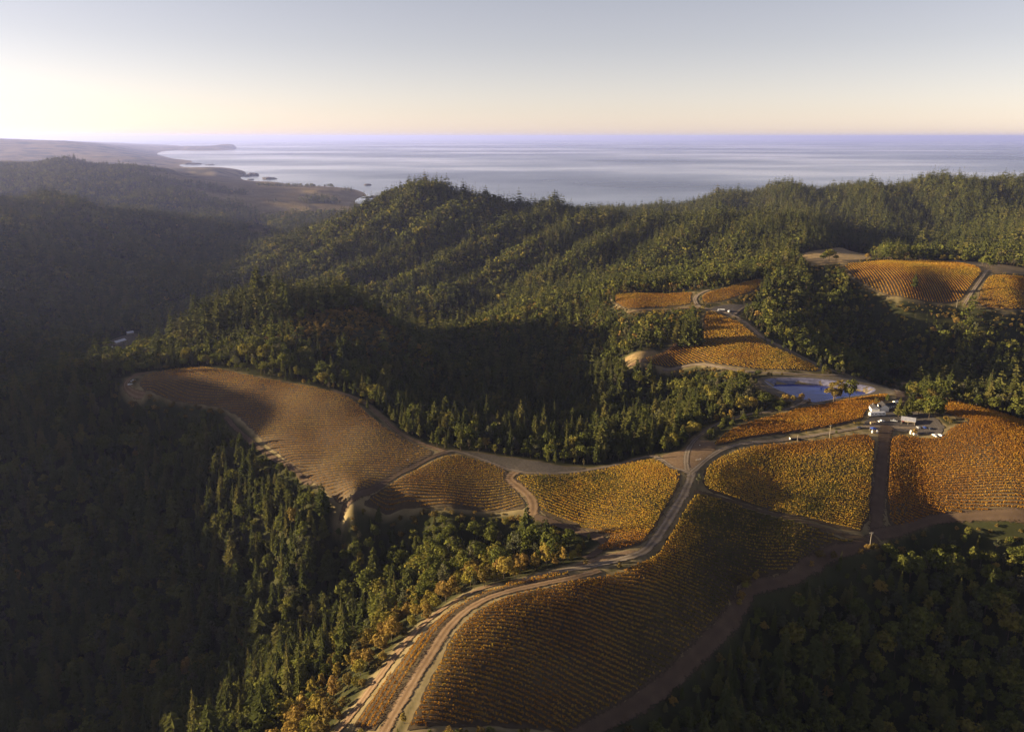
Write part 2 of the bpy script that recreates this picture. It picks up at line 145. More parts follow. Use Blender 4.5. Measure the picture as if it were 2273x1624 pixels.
ROADS = {'track':([[-57.78,266.35],[-53.84,279.03],[-48.74,295.04],[-44.09,311.36],[-38.36,331.19],[-32.83,351.9],[-26.3,364.83],[-19.37,373.76],[-7.23,382.27],[14.64,391.48],[33.81,397.18],[50.3,408.99]],6.5,'dirt'),'lane':([[-82.55,275.88],[-74.67,288.77],[-68.8,305.04],[-58.57,333.71],[-52.96,350.19],[-46.53,364.8],[-38.33,379.53],[-24.21,391.2],[-9.29,398.44]],5,'dirt'),'main':([[3.43,398.44],[16.36,404.49],[26.06,407.76],[48.65,415.66],[65.99,421.39],[74.92,425.83],[82.79,435.75],[91.34,450.71],[99.64,467.4],[109.58,487.08],[120.23,508.2],[127.79,526.24],[133.48,545.23]],7,'gravel'),'upper':([[128.52,535.95],[129.42,549.69],[137.21,583.0],[149.5,611.11],[166.14,636.16],[187.66,657.35],[213.26,669.86],[230.68,672.05]],5,'gravel'),'upper_far':([[243.15,673.49],[252.39,680.55],[269.32,699.16],[287.1,725.71]],5,'gravel'),'house':([[129.84,535.95],[141.16,552.52],[154.81,572.89],[170.94,590.1],[204.58,602.2],[253.36,610.88],[286.88,618.13],[307.14,619.84],[340.11,611.65]],5,'gravel'),'west':([[129.49,537.41],[123.99,542.7],[118.36,550.02],[115.04,569.96],[111.1,582.48],[100.98,582.99],[88.17,574.79],[63.74,565.09],[42.03,555.81],[21.44,551.3],[2.72,555.04],[-16.22,571.79],[-33.05,587.45],[-44.34,596.08],[-54.52,592.38]],4.5,'gravel'),'left_edge':([[-52.73,592.51],[-72.51,609.04],[-98.09,634.31],[-114.37,665.43],[-131.86,697.68],[-148.08,707.58],[-170.15,722.42]],5,'dirt'),'red':([[-51.93,591.52],[-62.55,582.29],[-74.97,566.96],[-89.82,549.49],[-103.63,531.12],[-115.18,514.0],[-123.27,519.64]],6,'red'),'divider':([[2.55,555.05],[-3.18,545.13],[2.47,535.99],[12.36,519.65],[15.29,508.75],[13.47,497.65]],8,'dirt'),'vine_edge':([[-265.26,695.03],[-235.88,653.91],[-215.29,626.63],[-201.65,612.5],[-190.52,599.36],[-175.49,584.48],[-152.4,555.05]],4.5,'red'),'tip':([[-377.32,793.07],[-385.39,784.9],[-390.81,773.77],[-390.31,766.64],[-381.35,758.16],[-361.46,744.05]],6,'dirt'),'skirt':([[22.51,290.43],[35.2,306.48],[64.7,330.12],[90.31,356.44],[114.14,383.51],[133.65,409.03],[140.79,422.36],[152.68,429.48],[172.05,431.8],[191.56,450.77],[206.56,463.65],[227.92,466.49],[241.79,476.42]],9.5,'red'),'alley':([[310.54,620.77],[290.79,581.58],[276.18,551.06],[257.05,511.19],[242.66,478.55]],10,'red'),'alley_top':([[375.12,735.61],[354.84,689.87],[341.21,667.92],[330.31,650.3]],9,'red'),'right_skirt':([[243.02,479.42],[270.52,495.5],[294.9,505.65],[316.69,502.02],[352.06,490.18]],9,'red'),'diagonal':([[126.92,510.03],[157.35,504.58],[187.43,490.5],[213.18,476.95],[236.76,471.69]],4.5,'dark'),'slope_edge':([[269.2,1006.05],[282.19,989.21],[289.91,939.54],[290.22,903.4],[304.13,876.8],[317.85,852.94],[332.02,831.67],[347.46,814.07],[368.39,816.29],[415.52,850.98],[370.88,727.05]],6,'gravel'),'spur':([[317.96,1039.22],[300.21,1017.96],[283.13,992.82]],4,'gravel'),'notch':([[277.86,1106.05],[268.8,1099.4],[253.0,1081.29],[246.44,1059.37],[245.71,1031.11],[256.78,1015.01],[269.2,1006.05]],6,'gravel'),'ridge_foot':([[247.24,1024.65],[228.52,1030.81],[192.77,1032.86],[153.26,1026.49]],4,'dirt'),'pond_back':([[167.86,853.78],[193.52,857.36],[211.61,849.51],[227.91,825.7],[253.1,807.09],[288.19,795.75],[332.68,789.35],[355.03,797.13]],5,'gravel'),'cut':([[192.75,907.78],[182.37,894.0],[166.32,876.32],[140.13,855.43],[130.85,860.0]],5,'dirt'),'far_lane':([[698.69,1163.48],[648.62,1093.45],[615.6,1055.07],[599.03,1036.32]],5,'gravel'),'saddle_skirt':([[14.97,495.74],[37.13,481.04],[53.25,462.68],[58.8,448.45],[53.2,435.69],[44.17,427.0]],7,'red')}
AREAS = {'yard':([[296.56,630.1],[312.19,653.11],[325.04,664.48],[341.77,670.8],[344.46,659.84],[345.69,646.3],[355.0,634.54],[352.39,611.1],[346.08,598.45],[334.68,600.28],[318.64,612.35],[297.53,610.47],[289.27,617.11]],'yard'),'junction':([[115.85,579.66],[125.4,583.78],[135.66,585.65],[143.53,602.25],[156.16,609.87],[163.77,596.27],[157.4,577.51],[144.29,558.78],[134.5,537.74],[124.94,539.28],[118.04,549.55]],'dirt'),'bare':([[-49.17,592.93],[-42.28,597.74],[-27.66,594.9],[-5.89,586.53],[15.42,581.67],[36.04,570.11],[60.3,568.73],[42.03,555.81],[21.41,550.47],[2.89,555.03],[-16.22,571.79],[-32.62,585.92]],'grey'),'parking':([[257.61,1018.59],[275.02,1030.11],[299.07,1031.53],[309.68,1026.65],[290.25,998.06],[277.98,983.97],[266.32,998.96]],'yard'),'corner':([[33.6,411.7],[46.8,426.32],[58.15,431.42],[77.27,432.16],[77.86,427.3],[64.95,421.59],[42.95,413.9]],'dirt'),'pond_bank':([[241.31,770.95],[260.87,783.22],[290.82,789.63],[331.4,786.06],[356.99,790.51],[408.28,852.37],[436.93,862.67],[371.85,720.32],[357.08,707.54],[339.99,719.9],[303.78,704.08],[278.36,686.8],[263.25,684.86],[256.92,714.7],[247.78,740.26]],'grey'),'mound':([[446.62,882.67],[462.2,898.88],[468.85,890.69],[464.48,865.9],[445.53,853.78]],'straw'),'meadow':([[526.71,1479.48],[567.63,1536.3],[647.38,1606.06],[934.84,2165.63],[588.73,1285.1],[530.21,1224.04],[502.17,1222.83],[460.3,1221.28]],'straw'),'vtop':([[784.84,1452.2],[795.4,1317.66],[812.61,1238.6],[763.3,1160.87],[683.08,1132.83],[673.3,1205.17]],'straw'),'rough':([[126.82,886.57],[141.23,881.2],[162.75,886.61],[172.14,880.09],[148.04,857.97],[132.66,854.98]],'straw'),'hamlet':([[-743.77,1395.84],[-750.34,1443.24],[-728.17,1496.79],[-708.72,1472.78],[-692.1,1390.38],[-696.44,1356.56],[-721.44,1358.75]],'grey'),'fieldfar':([[-1716.12,4694.37],[-1597.09,4809.69],[-1515.21,4633.74],[-1635.14,4465.96]],'straw')}
SPOTS = {'pole':[[233.37,466.8],[256.44,602.56],[230.29,601.14],[445.92,855.6],[588.85,1035.53]],'trailer':[[304.5,641.6],[319.53,643.52]],'house':[[311.68,649.28],[322.0,651.6]],'cabin':[[322.53,652.78],[328.66,654.31]],'shed':[[325.2,622.69],[333.47,618.28]],'bale':[[300.89,623.54]],'tarp':[[294.96,610.48]],'pickup':[[309.29,628.18],[320.13,628.8]],'tractor':[[325.29,624.52]],'tank':[[323.59,605.6],[325.3,602.27]],'suv':[[338.12,596.46],[341.56,595.64]],'dark_car':[[337.3,611.79],[340.25,608.95],[332.89,613.16]],'flatbed':[[223.86,603.09],[235.52,603.25]],'blue_car':[[286.48,616.61]],'truck':[[266.26,1008.29],[274.06,1007.02]],'van':[[278.71,1002.5]],'tip_car':[[-383.03,769.84],[-384.7,765.82]],'marker':[[-81.12,574.7]],'barn':[[-724.86,1399.38],[-713.9,1430.48],[-724.2,1369.37],[-710.36,1372.49],[-735.23,1476.31],[-725.96,1486.19]],'hamlet_tree':[[-731.67,1389.67]],'post':[[149.06,590.14],[141.42,561.2]],'pond_tree':[[296.3,695.78],[308.48,691.9]],'yard_tree':[[328.64,639.16],[330.22,633.57],[334.86,637.87],[339.18,636.65],[344.34,637.23],[347.24,633.95],[349.64,629.73],[355.1,631.03],[359.1,633.06],[348.37,651.85],[376.24,678.98],[369.85,672.9],[326.38,676.37]],'grove':[[193.11,904.1],[197.44,899.3],[202.07,896.36],[207.5,895.07],[212.85,893.52],[217.03,893.79],[201.91,906.23],[211.73,903.13]],'golden':[[-4.84,410.24],[-15.71,399.52],[-23.61,403.33],[-36.87,391.21],[-42.56,384.59],[-45.49,372.66],[7.63,421.17],[3.05,417.21],[19.94,415.79],[30.23,420.13],[-55.24,415.03],[-63.92,428.01],[-69.28,425.89],[-74.32,413.68],[-62.59,359.51],[-72.6,374.83],[-65.27,346.98],[-77.28,366.64],[-70.74,338.56],[-74.21,332.71],[-82.54,356.2],[-78.23,324.67],[-88.33,344.17],[-85.0,319.86],[-95.5,339.32],[-93.0,316.11],[-82.91,302.07],[-105.52,336.87],[-100.18,310.19],[-88.86,292.53],[-116.67,334.54],[-123.59,327.07],[-137.7,353.07],[-157.16,363.62],[-167.13,368.59],[-117.95,354.45],[-96.72,390.41],[-94.84,431.44],[-108.61,375.39],[-152.45,379.21],[-186.35,387.71],[-81.3,286.92]],'willow':[[141.77,619.49],[148.08,622.9],[154.41,626.21],[138.95,632.75],[210.82,679.22],[204.29,677.44],[216.78,681.68],[184.36,655.18],[178.44,654.79],[191.45,659.81],[170.94,647.96]],'pond_bush':[[252.41,698.67],[261.23,702.43],[269.69,704.95],[245.93,696.61],[274.43,698.25]],'shore_bush':[[215.7,803.77],[227.61,791.85],[235.47,790.3],[222.4,793.06]],'vtop_tree':[[499.41,1251.66],[488.41,1244.96],[508.14,1246.96],[565.62,1265.77],[645.51,1303.39],[664.04,1322.64],[691.85,1353.57],[721.89,1351.9],[725.1,1337.8],[734.29,1326.78],[734.73,1309.92],[725.89,1274.4],[713.14,1190.74],[715.07,1182.34],[716.47,1208.32],[547.48,1070.19],[353.35,1093.48]],'wall_tree':[[-135.78,521.07],[-144.46,529.24],[-156.85,521.37],[135.41,1101.59],[131.31,1121.27],[142.08,1094.9]],'corner_bush':[[139.32,424.32],[140.1,421.84],[147.89,429.32],[135.6,414.86],[133.03,409.94],[40.57,432.21],[43.33,418.05],[187.4,444.7],[197.54,456.97],[207.32,459.27],[230.92,464.11],[236.13,465.96],[226.06,462.75]],'islet':[]}
ISLETS = [([-3122.8,9888.4],70,26),([-2687.6,9035.8],80,16),([-1387.1,7847.7],34,12),([-5402.3,13879.3],140,22),([-4983.8,13545.7],80,12),([-3147.6,9660.7],60,16),([-3308.2,10006.2],40,24),([-2831.6,8844.8],40,10),([-1066.6,6252.2],40,12),([-1096.7,6205.3],30,10)]
POND_RIM = 212.0
POND_WATER = 207.6
FIT = tps_fit(CONTROL)
rng = np.random.default_rng(7)
random.seed(7)
# ---------------------------------------------------------------- small helpers
def tag(o, label=None, cat=None, group=None, kind=None):
    if label: o['label'] = label
    if cat: o['category'] = cat
    if group: o['group'] = group
    if kind: o['kind'] = kind
    return o
def empty(name, loc, rz=0.0, parent=None):
    o = bpy.data.objects.new(name, None); C.objects.link(o)
    o.location = loc; o.rotation_euler = (0, 0, rz); o.empty_display_size = 0.5
    if parent: o.parent = parent
    return o
def mesh_np(name, V, F, mat=None, smooth_shade=False, attrs=None):
    """V (n,3), F (m,k) with one k per mesh"""
    V = np.asarray(V, np.float32); F = np.asarray(F, np.int32)
    me = bpy.data.meshes.new(name)
    k = F.shape[1]
    me.vertices.add(len(V)); me.vertices.foreach_set('co', V.ravel())
    me.loops.add(F.size); me.loops.foreach_set('vertex_index', F.ravel())
    me.polygons.add(len(F)); me.polygons.foreach_set('loop_start', np.arange(0, F.size, k, dtype=np.int32))
    if smooth_shade: me.polygons.foreach_set('use_smooth', np.ones(len(F), bool))
    for nm, a in (attrs or {}).items():
        at = me.attributes.new(nm, 'FLOAT', 'POINT'); at.data.foreach_set('value', np.asarray(a, np.float32))
    me.update(); me.validate()
    if mat: me.materials.append(mat)
    return me
def link(name, me, parent=None, loc=(0, 0, 0), rz=0.0):
    o = bpy.data.objects.new(name, me); C.objects.link(o)
    o.location = loc; o.rotation_euler = (0, 0, rz)
    if parent: o.parent = parent
    return o
def hz(x, y):
    return float(terrain_z(np.array([x]), np.array([y]))[0])
# ---------------------------------------------------------------- materials
def new_mat(name):
    m = bpy.data.materials.new(name); m.use_nodes = True
    return m, m.node_tree.nodes, m.node_tree.links, m.node_tree.nodes['Principled BSDF']
def ramp(N, stops, interp='LINEAR'):
    r = N.new('ShaderNodeValToRGB'); r.color_ramp.interpolation = interp
    e = r.color_ramp.elements
    while len(e) < len(stops): e.new(0.5)
    for i, (p, c) in enumerate(stops):
        e[i].position = p; e[i].color = (*c, 1)
    return r
def noise(N, L, scale, detail=4, vec=None, rough=0.55):
    n = N.new('ShaderNodeTexNoise'); n.inputs['Scale'].default_value = scale; n.inputs['Detail'].default_value = detail
    n.inputs['Roughness'].default_value = rough
    if vec is not None: L.new(vec, n.inputs['Vector'])
    return n
def world_pos(N, L, scale=(1, 1, 1)):
    g = N.new('ShaderNodeNewGeometry'); mp = N.new('ShaderNodeMapping'); mp.inputs['Scale'].default_value = scale
    L.new(g.outputs['Position'], mp.inputs['Vector'])
    return mp.outputs[0]
def plain(name, col, rough=0.6, metal=0.0, spec=0.3, vary=0.15, scale=2.0):
    m, N, L, b = new_mat(name)
    tc = N.new('ShaderNodeTexCoord')
    n = noise(N, L, scale, 4, tc.outputs['Object'])
    r = ramp(N, [(0.3, tuple(c * (1 - vary) for c in col)), (0.7, tuple(min(1, c * (1 + vary)) for c in col))])
    L.new(n.outputs[0], r.inputs[0]); L.new(r.outputs[0], b.inputs['Base Color'])
    b.inputs['Roughness'].default_value = rough; b.inputs['Metallic'].default_value = metal
    b.inputs['Specular IOR Level'].default_value = spec
    return m
def ground_mat(name, stops, s1=0.02, s2=0.6, bump=0.3, bump_scale=0.8, stretch=(1, 1, 1)):
    m, N, L, b = new_mat(name)
    p = world_pos(N, L, stretch)
    a = noise(N, L, s1, 6, p); c = noise(N, L, s2, 5, p)
    mx = N.new('ShaderNodeMath'); mx.operation = 'MULTIPLY_ADD'; mx.inputs[1].default_value = 0.5
    L.new(c.outputs[0], mx.inputs[0])
    mh = N.new('ShaderNodeMath'); mh.operation = 'MULTIPLY'; mh.inputs[1].default_value = 0.5
    L.new(a.outputs[0], mh.inputs[0]); L.new(mh.outputs[0], mx.inputs[2])
    r = ramp(N, stops); L.new(mx.outputs[0], r.inputs[0]); L.new(r.outputs[0], b.inputs['Base Color'])
    b.inputs['Roughness'].default_value = 0.95; b.inputs['Specular IOR Level'].default_value = 0.1
    bn = noise(N, L, bump_scale, 5, p); bp = N.new('ShaderNodeBump'); bp.inputs['Strength'].default_value = bump; bp.inputs['Distance'].default_value = 0.4
    L.new(bn.outputs[0], bp.inputs['Height']); L.new(bp.outputs[0], b.inputs['Normal'])
    return m
M = {}
M['soil'] = ground_mat('vineyard soil', [(0.3, (0.038, 0.027, 0.016)), (0.5, (0.066, 0.047, 0.027)), (0.68, (0.105, 0.08, 0.044))])
M['terrace'] = ground_mat('terrace soil', [(0.3, (0.055, 0.037, 0.022)), (0.5, (0.09, 0.063, 0.036)), (0.68, (0.135, 0.098, 0.055))], s1=0.03, stretch=(0.25, 1.4, 1))
M['grey'] = ground_mat('bare grey ground', [(0.3, (0.05, 0.042, 0.03)), (0.5, (0.095, 0.078, 0.058)), (0.7, (0.16, 0.13, 0.10))])
M['yard'] = ground_mat('yard gravel', [(0.3, (0.045, 0.04, 0.038)), (0.5, (0.075, 0.065, 0.06)), (0.7, (0.12, 0.10, 0.085))])
M['straw'] = ground_mat('dry grass', [(0.3, (0.13, 0.09, 0.04)), (0.5, (0.24, 0.165, 0.075)), (0.7, (0.34, 0.25, 0.12))], s1=0.05)
M['area_dirt'] = ground_mat('bare dirt', [(0.3, (0.09, 0.055, 0.03)), (0.5, (0.15, 0.097, 0.056)), (0.7, (0.22, 0.155, 0.095))])
def road_mat(name, a, b_, c, rut=0.5):
    m, N, L, b = new_mat(name)
    p = world_pos(N, L)
    n1 = noise(N, L, 0.12, 5, p); n2 = noise(N, L, 2.2, 5, p)
    at = N.new('ShaderNodeAttribute'); at.attribute_name = 'across'
    # two wheel tracks at +-0.42 of the half width
    ab = N.new('ShaderNodeMath'); ab.operation = 'ABSOLUTE'; L.new(at.outputs['Fac'], ab.inputs[0])
    s = N.new('ShaderNodeMath'); s.operation = 'SUBTRACT'; s.inputs[1].default_value = 0.42; L.new(ab.outputs[0], s.inputs[0])
    ab2 = N.new('ShaderNodeMath'); ab2.operation = 'ABSOLUTE'; L.new(s.outputs[0], ab2.inputs[0])
    mr = N.new('ShaderNodeMapRange'); mr.inputs['From Min'].default_value = 0.05; mr.inputs['From Max'].default_value = 0.36
    mr.inputs['To Min'].default_value = 0.5 + rut / 2; mr.inputs['To Max'].default_value = 0.5 - rut / 2; L.new(ab2.outputs[0], mr.inputs['Value'])
    add = N.new('ShaderNodeMath'); add.operation = 'MULTIPLY_ADD'; add.inputs[1].default_value = 0.5
    L.new(n2.outputs[0], add.inputs[0])
    ad2 = N.new('ShaderNodeMath'); ad2.operation = 'MULTIPLY_ADD'; ad2.inputs[1].default_value = 0.6; L.new(n1.outputs[0], ad2.inputs[0])
    L.new(mr.outputs[0], ad2.inputs[2]); sub = N.new('ShaderNodeMath'); sub.operation = 'SUBTRACT'; sub.inputs[1].default_value = 0.55
    L.new(ad2.outputs[0], sub.inputs[0]); L.new(sub.outputs[0], add.inputs[2])
    r = ramp(N, [(0.2, a), (0.5, b_), (0.8, c)]); L.new(add.outputs[0], r.inputs[0]); L.new(r.outputs[0], b.inputs['Base Color'])
    b.inputs['Roughness'].default_value = 0.95; b.inputs['Specular IOR Level'].default_value = 0.1
    bp = N.new('ShaderNodeBump'); bp.inputs['Strength'].default_value = 0.35; bp.inputs['Distance'].default_value = 0.2
    L.new(n2.outputs[0], bp.inputs['Height']); L.new(bp.outputs[0], b.inputs['Normal'])
    # worn verge: the track gives out unevenly towards its edges
    n3 = noise(N, L, 0.55, 5, p, 0.65)
    v1 = N.new('ShaderNodeMath'); v1.operation = 'MULTIPLY_ADD'; v1.inputs[1].default_value = 1.5; L.new(n3.outputs[0], v1.inputs[0]); L.new(ab.outputs[0], v1.inputs[2])
    v2 = N.new('ShaderNodeMapRange'); v2.inputs['From Min'].default_value = 1.42; v2.inputs['From Max'].default_value = 1.62; L.new(v1.outputs[0], v2.inputs['Value'])
    tr = N.new('ShaderNodeBsdfTransparent'); ms = N.new('ShaderNodeMixShader')
    L.new(v2.outputs[0], ms.inputs[0]); L.new(b.outputs[0], ms.inputs[1]); L.new(tr.outputs[0], ms.inputs[2]); L.new(ms.outputs[0], N['Material Output'].inputs[0])
    return m
M['gravel'] = road_mat('gravel road', (0.085, 0.062, 0.042), (0.16, 0.124, 0.09), (0.25, 0.20, 0.15), 0.3)
M['dirt'] = road_mat('dirt track', (0.09, 0.055, 0.03), (0.17, 0.108, 0.06), (0.26, 0.18, 0.11), 0.25)
M['red'] = road_mat('reddish dirt track', (0.05, 0.033, 0.021), (0.08, 0.053, 0.034), (0.125, 0.086, 0.056), 0.06)
M['dark'] = road_mat('grassy track', (0.05, 0.036, 0.02), (0.08, 0.055, 0.03), (0.12, 0.08, 0.045), 0.1)
def leaf_mat(name, stops, patch=0.35, trans=0.3, pscale=0.35):
    m, N, L, b = new_mat(name)
    out = N['Material Output']
    oi = N.new('ShaderNodeObjectInfo')
    p = world_pos(N, L); n = noise(N, L, pscale, 3, p)
    mx = N.new('ShaderNodeMath'); mx.operation = 'MULTIPLY_ADD'; mx.inputs[1].default_value = patch
    L.new(n.outputs[0], mx.inputs[0])
    s = N.new('ShaderNodeMath'); s.operation = 'MULTIPLY_ADD'; s.inputs[1].default_value = 1 - patch * 0.8; s.inputs[2].default_value = -patch * 0.1
    L.new(oi.outputs['Random'], s.inputs[0]); L.new(s.outputs[0], mx.inputs[2])
    r = ramp(N, stops); L.new(mx.outputs[0], r.inputs[0])
    d = N.new('ShaderNodeBsdfDiffuse'); t = N.new('ShaderNodeBsdfTranslucent'); mix = N.new('ShaderNodeMixShader'); mix.inputs[0].default_value = trans
    L.new(r.outputs[0], d.inputs[0]); L.new(r.outputs[0], t.inputs[0])
    L.new(d.outputs[0], mix.inputs[1]); L.new(t.outputs[0], mix.inputs[2]); L.new(mix.outputs[0], out.inputs[0])
    N.remove(b)
    return m
M['needle'] = leaf_mat('conifer needles', [(0.0, (0.046, 0.055, 0.017)), (0.4, (0.068, 0.075, 0.022)), (0.75, (0.106, 0.104, 0.029)), (1.0, (0.152, 0.118, 0.038))])
M['leaf'] = leaf_mat('broadleaf foliage', [(0.0, (0.055, 0.059, 0.016)), (0.35, (0.092, 0.101, 0.024)), (0.7, (0.131, 0.133, 0.030)), (0.9, (0.199, 0.160, 0.036)), (1.0, (0.245, 0.133, 0.048))])
M['grey_leaf'] = leaf_mat('grey green foliage', [(0.0, (0.066, 0.072, 0.039)), (0.5, (0.094, 0.094, 0.050)), (1.0, (0.132, 0.110, 0.061))])
M['gold'] = leaf_mat('golden autumn foliage', [(0.0, (0.17, 0.16, 0.03)), (0.35, (0.27, 0.215, 0.045)), (0.7, (0.30, 0.20, 0.05)), (1.0, (0.25, 0.15, 0.055))])
M['shrub'] = leaf_mat('shrub foliage', [(0.0, (0.082, 0.067, 0.020)), (0.5, (0.164, 0.121, 0.034)), (1.0, (0.295, 0.183, 0.051))])
M['bark'] = plain('bark', (0.09, 0.065, 0.045), 0.95, spec=0.1)
M['wood'] = plain('weathered pole wood', (0.30, 0.25, 0.19), 0.9, spec=0.1)
def vine_mat():
    m, N, L, b = new_mat('vine leaves in autumn')
    out = N['Material Output']
    p = world_pos(N, L)
    n1 = noise(N, L, 0.9, 3, p); n2 = noise(N, L, 0.035, 4, p)
    at = N.new('ShaderNodeAttribute'); at.attribute_name = 'green'
    mx = N.new('ShaderNodeMath'); mx.operation = 'MULTIPLY_ADD'; mx.inputs[1].default_value = 0.55; L.new(n1.outputs[0], mx.inputs[0])
    m2 = N.new('ShaderNodeMath'); m2.operation = 'MULTIPLY_ADD'; m2.inputs[1].default_value = 0.6; L.new(n2.outputs[0], m2.inputs[0])
    sb = N.new('ShaderNodeMath'); sb.operation = 'SUBTRACT'; sb.inputs[1].default_value = 0.57; L.new(at.outputs['Fac'], sb.inputs[0])
    L.new(sb.outputs[0], m2.inputs[2]); L.new(m2.outputs[0], mx.inputs[2])
    r = ramp(N, [(0.0, (0.26, 0.115, 0.018)), (0.22, (0.38, 0.195, 0.026)), (0.45, (0.42, 0.275, 0.04)), (0.65, (0.12, 0.105, 0.02)), (0.88, (0.055, 0.07, 0.014))])
    L.new(mx.outputs[0], r.inputs[0])
    d = N.new('ShaderNodeBsdfDiffuse'); t = N.new('ShaderNodeBsdfTranslucent'); mix = N.new('ShaderNodeMixShader'); mix.inputs[0].default_value = 0.35
    L.new(r.outputs[0], d.inputs[0]); L.new(r.outputs[0], t.inputs[0])
    L.new(d.outputs[0], mix.inputs[1]); L.new(t.outputs[0], mix.inputs[2]); L.new(mix.outputs[0], out.inputs[0]); N.remove(b)
    return m
M['vine'] = vine_mat()
def terrain_mat():
    m, N, L, b = new_mat('hillside ground')
    p = world_pos(N, L)
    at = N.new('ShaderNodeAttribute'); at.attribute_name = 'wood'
    a = noise(N, L, 0.004, 7, p, 0.6); c = noise(N, L, 0.08, 6, p, 0.6)
    mm = N.new('ShaderNodeMath'); mm.operation = 'MULTIPLY_ADD'; mm.inputs[1].default_value = 0.5; L.new(c.outputs[0], mm.inputs[0])
    mh = N.new('ShaderNodeMath'); mh.operation = 'MULTIPLY'; mh.inputs[1].default_value = 0.5; L.new(a.outputs[0], mh.inputs[0]); L.new(mh.outputs[0], mm.inputs[2])
    grass = ramp(N, [(0.3, (0.10, 0.075, 0.038)), (0.5, (0.19, 0.145, 0.075)), (0.7, (0.29, 0.23, 0.13))])
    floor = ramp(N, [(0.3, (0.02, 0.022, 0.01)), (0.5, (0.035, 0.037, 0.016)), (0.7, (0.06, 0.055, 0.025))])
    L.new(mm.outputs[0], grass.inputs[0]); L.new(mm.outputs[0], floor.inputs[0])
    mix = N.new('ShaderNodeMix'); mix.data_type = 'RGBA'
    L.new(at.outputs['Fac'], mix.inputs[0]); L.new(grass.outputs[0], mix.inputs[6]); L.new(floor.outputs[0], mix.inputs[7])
    L.new(mix.outputs[2], b.inputs['Base Color']); b.inputs['Roughness'].default_value = 1.0; b.inputs['Specular IOR Level'].default_value = 0.0
    return m
M['terrain'] = terrain_mat()
# ---------------------------------------------------------------- where trees grow
CLEAR = [v[0] for v in VINEYARDS.values()] + [v[0] for v in AREAS.values()]
COAST = [(-2900, 6200), (-3100, 7600), (-3200, 9300), (-2700, 10500), (-2000, 11000), (-900, 6800), (-850, 4700), (-1300, 4400), (-1900, 5000), (-2300, 5600)]
def woodness(x, y, z):
    """1 where forest stands, 0 on open grass (natural cover only)"""
    r = np.hypot(x, y)
    n = fbm(x / 420, y / 420, 31, 4)
    sd = poly_sd(COAST, x, y)
    f = 1 - smooth(120, -150, sd + n * 500) * smooth(-0.22, 0.05, 0.12 - n)
    f = f * (1 - smooth(8200, 9500, r) * (1 - 0.8 * smooth(0.02, 0.1, n)))
    f = f * smooth(2, 14, z)
    return f
# ---------------------------------------------------------------- terrain sheet (finer towards the middle of the place)
ang = np.concatenate([np.arange(-150, -62, 4.0), np.arange(-62, -38, 0.8), np.arange(-38, 38, 0.2), np.arange(38, 62, 0.8), np.arange(62, 150.1, 4.0)])
A = np.radians(ang)
rad = [25.0]
while rad[-1] < 47000:
    rr = rad[-1]
    rad.append(rr * (1.03 if rr < 120 else 1.009 if rr < 1400 else 1.011 if rr < 8000 else 1.014))
RAD = np.array(rad)
GX = RAD[:, None] * np.sin(A)[None]; GY = RAD[:, None] * np.cos(A)[None]
GZ = terrain_z(GX, GY)
def clear_sd(x, y, skip=()):
    d = np.full(x.shape, 1e9)
    for P in CLEAR:
        P_ = np.array(P)
        lo = P_.min(0) - 80; hi = P_.max(0) + 80
        k = (x > lo[0]) & (x < hi[0]) & (y > lo[1]) & (y < hi[1])
        if k.any(): d[k] = np.minimum(d[k], poly_sd(P_, x[k], y[k]))
    for rk, (line, w, kind) in ROADS.items():
        if rk in skip: continue
        P_ = np.array(line); lo = P_.min(0) - 80; hi = P_.max(0) + 80
        k = (x > lo[0]) & (x < hi[0]) & (y > lo[1]) & (y < hi[1])
        if k.any(): d[k] = np.minimum(d[k], line_dist(P_, x[k], y[k]) - w / 2)
    k = (np.abs(x - 300) < 200) & (np.abs(y - 770) < 160)
    if k.any(): d[k] = np.minimum(d[k], poly_sd(POND, x[k], y[k]))
    return d
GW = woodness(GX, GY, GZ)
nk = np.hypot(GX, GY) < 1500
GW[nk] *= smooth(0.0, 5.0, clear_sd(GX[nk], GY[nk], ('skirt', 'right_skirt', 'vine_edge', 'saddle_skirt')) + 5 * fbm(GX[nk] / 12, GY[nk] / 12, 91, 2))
nr, na = GX.shape
idx = np.arange(nr * na).reshape(nr, na)
quads = np.stack([idx[:-1, :-1], idx[:-1, 1:], idx[1:, 1:], idx[1:, :-1]], -1).reshape(-1, 4)
ground = link('terrain', mesh_np('terrain', np.stack([GX, GY, GZ], -1).reshape(-1, 3), quads[:, ::-1], M['terrain'], True, {'wood': GW.ravel()}))
tag(ground, kind='structure')
CUM = np.maximum.accumulate((GZ - 450) / RAD[:, None], axis=0)      # skyline seen from the air, to leave out trees no one sees
def seen(x, y, top, margin):
    r = np.hypot(x, y); a = np.degrees(np.arctan2(x, y))
    i = np.clip(np.searchsorted(RAD, r) - 2, 0, nr - 1); j = np.clip(np.searchsorted(ang, a), 0, na - 1)
    return (top - 450) / r > CUM[i, j] - margin
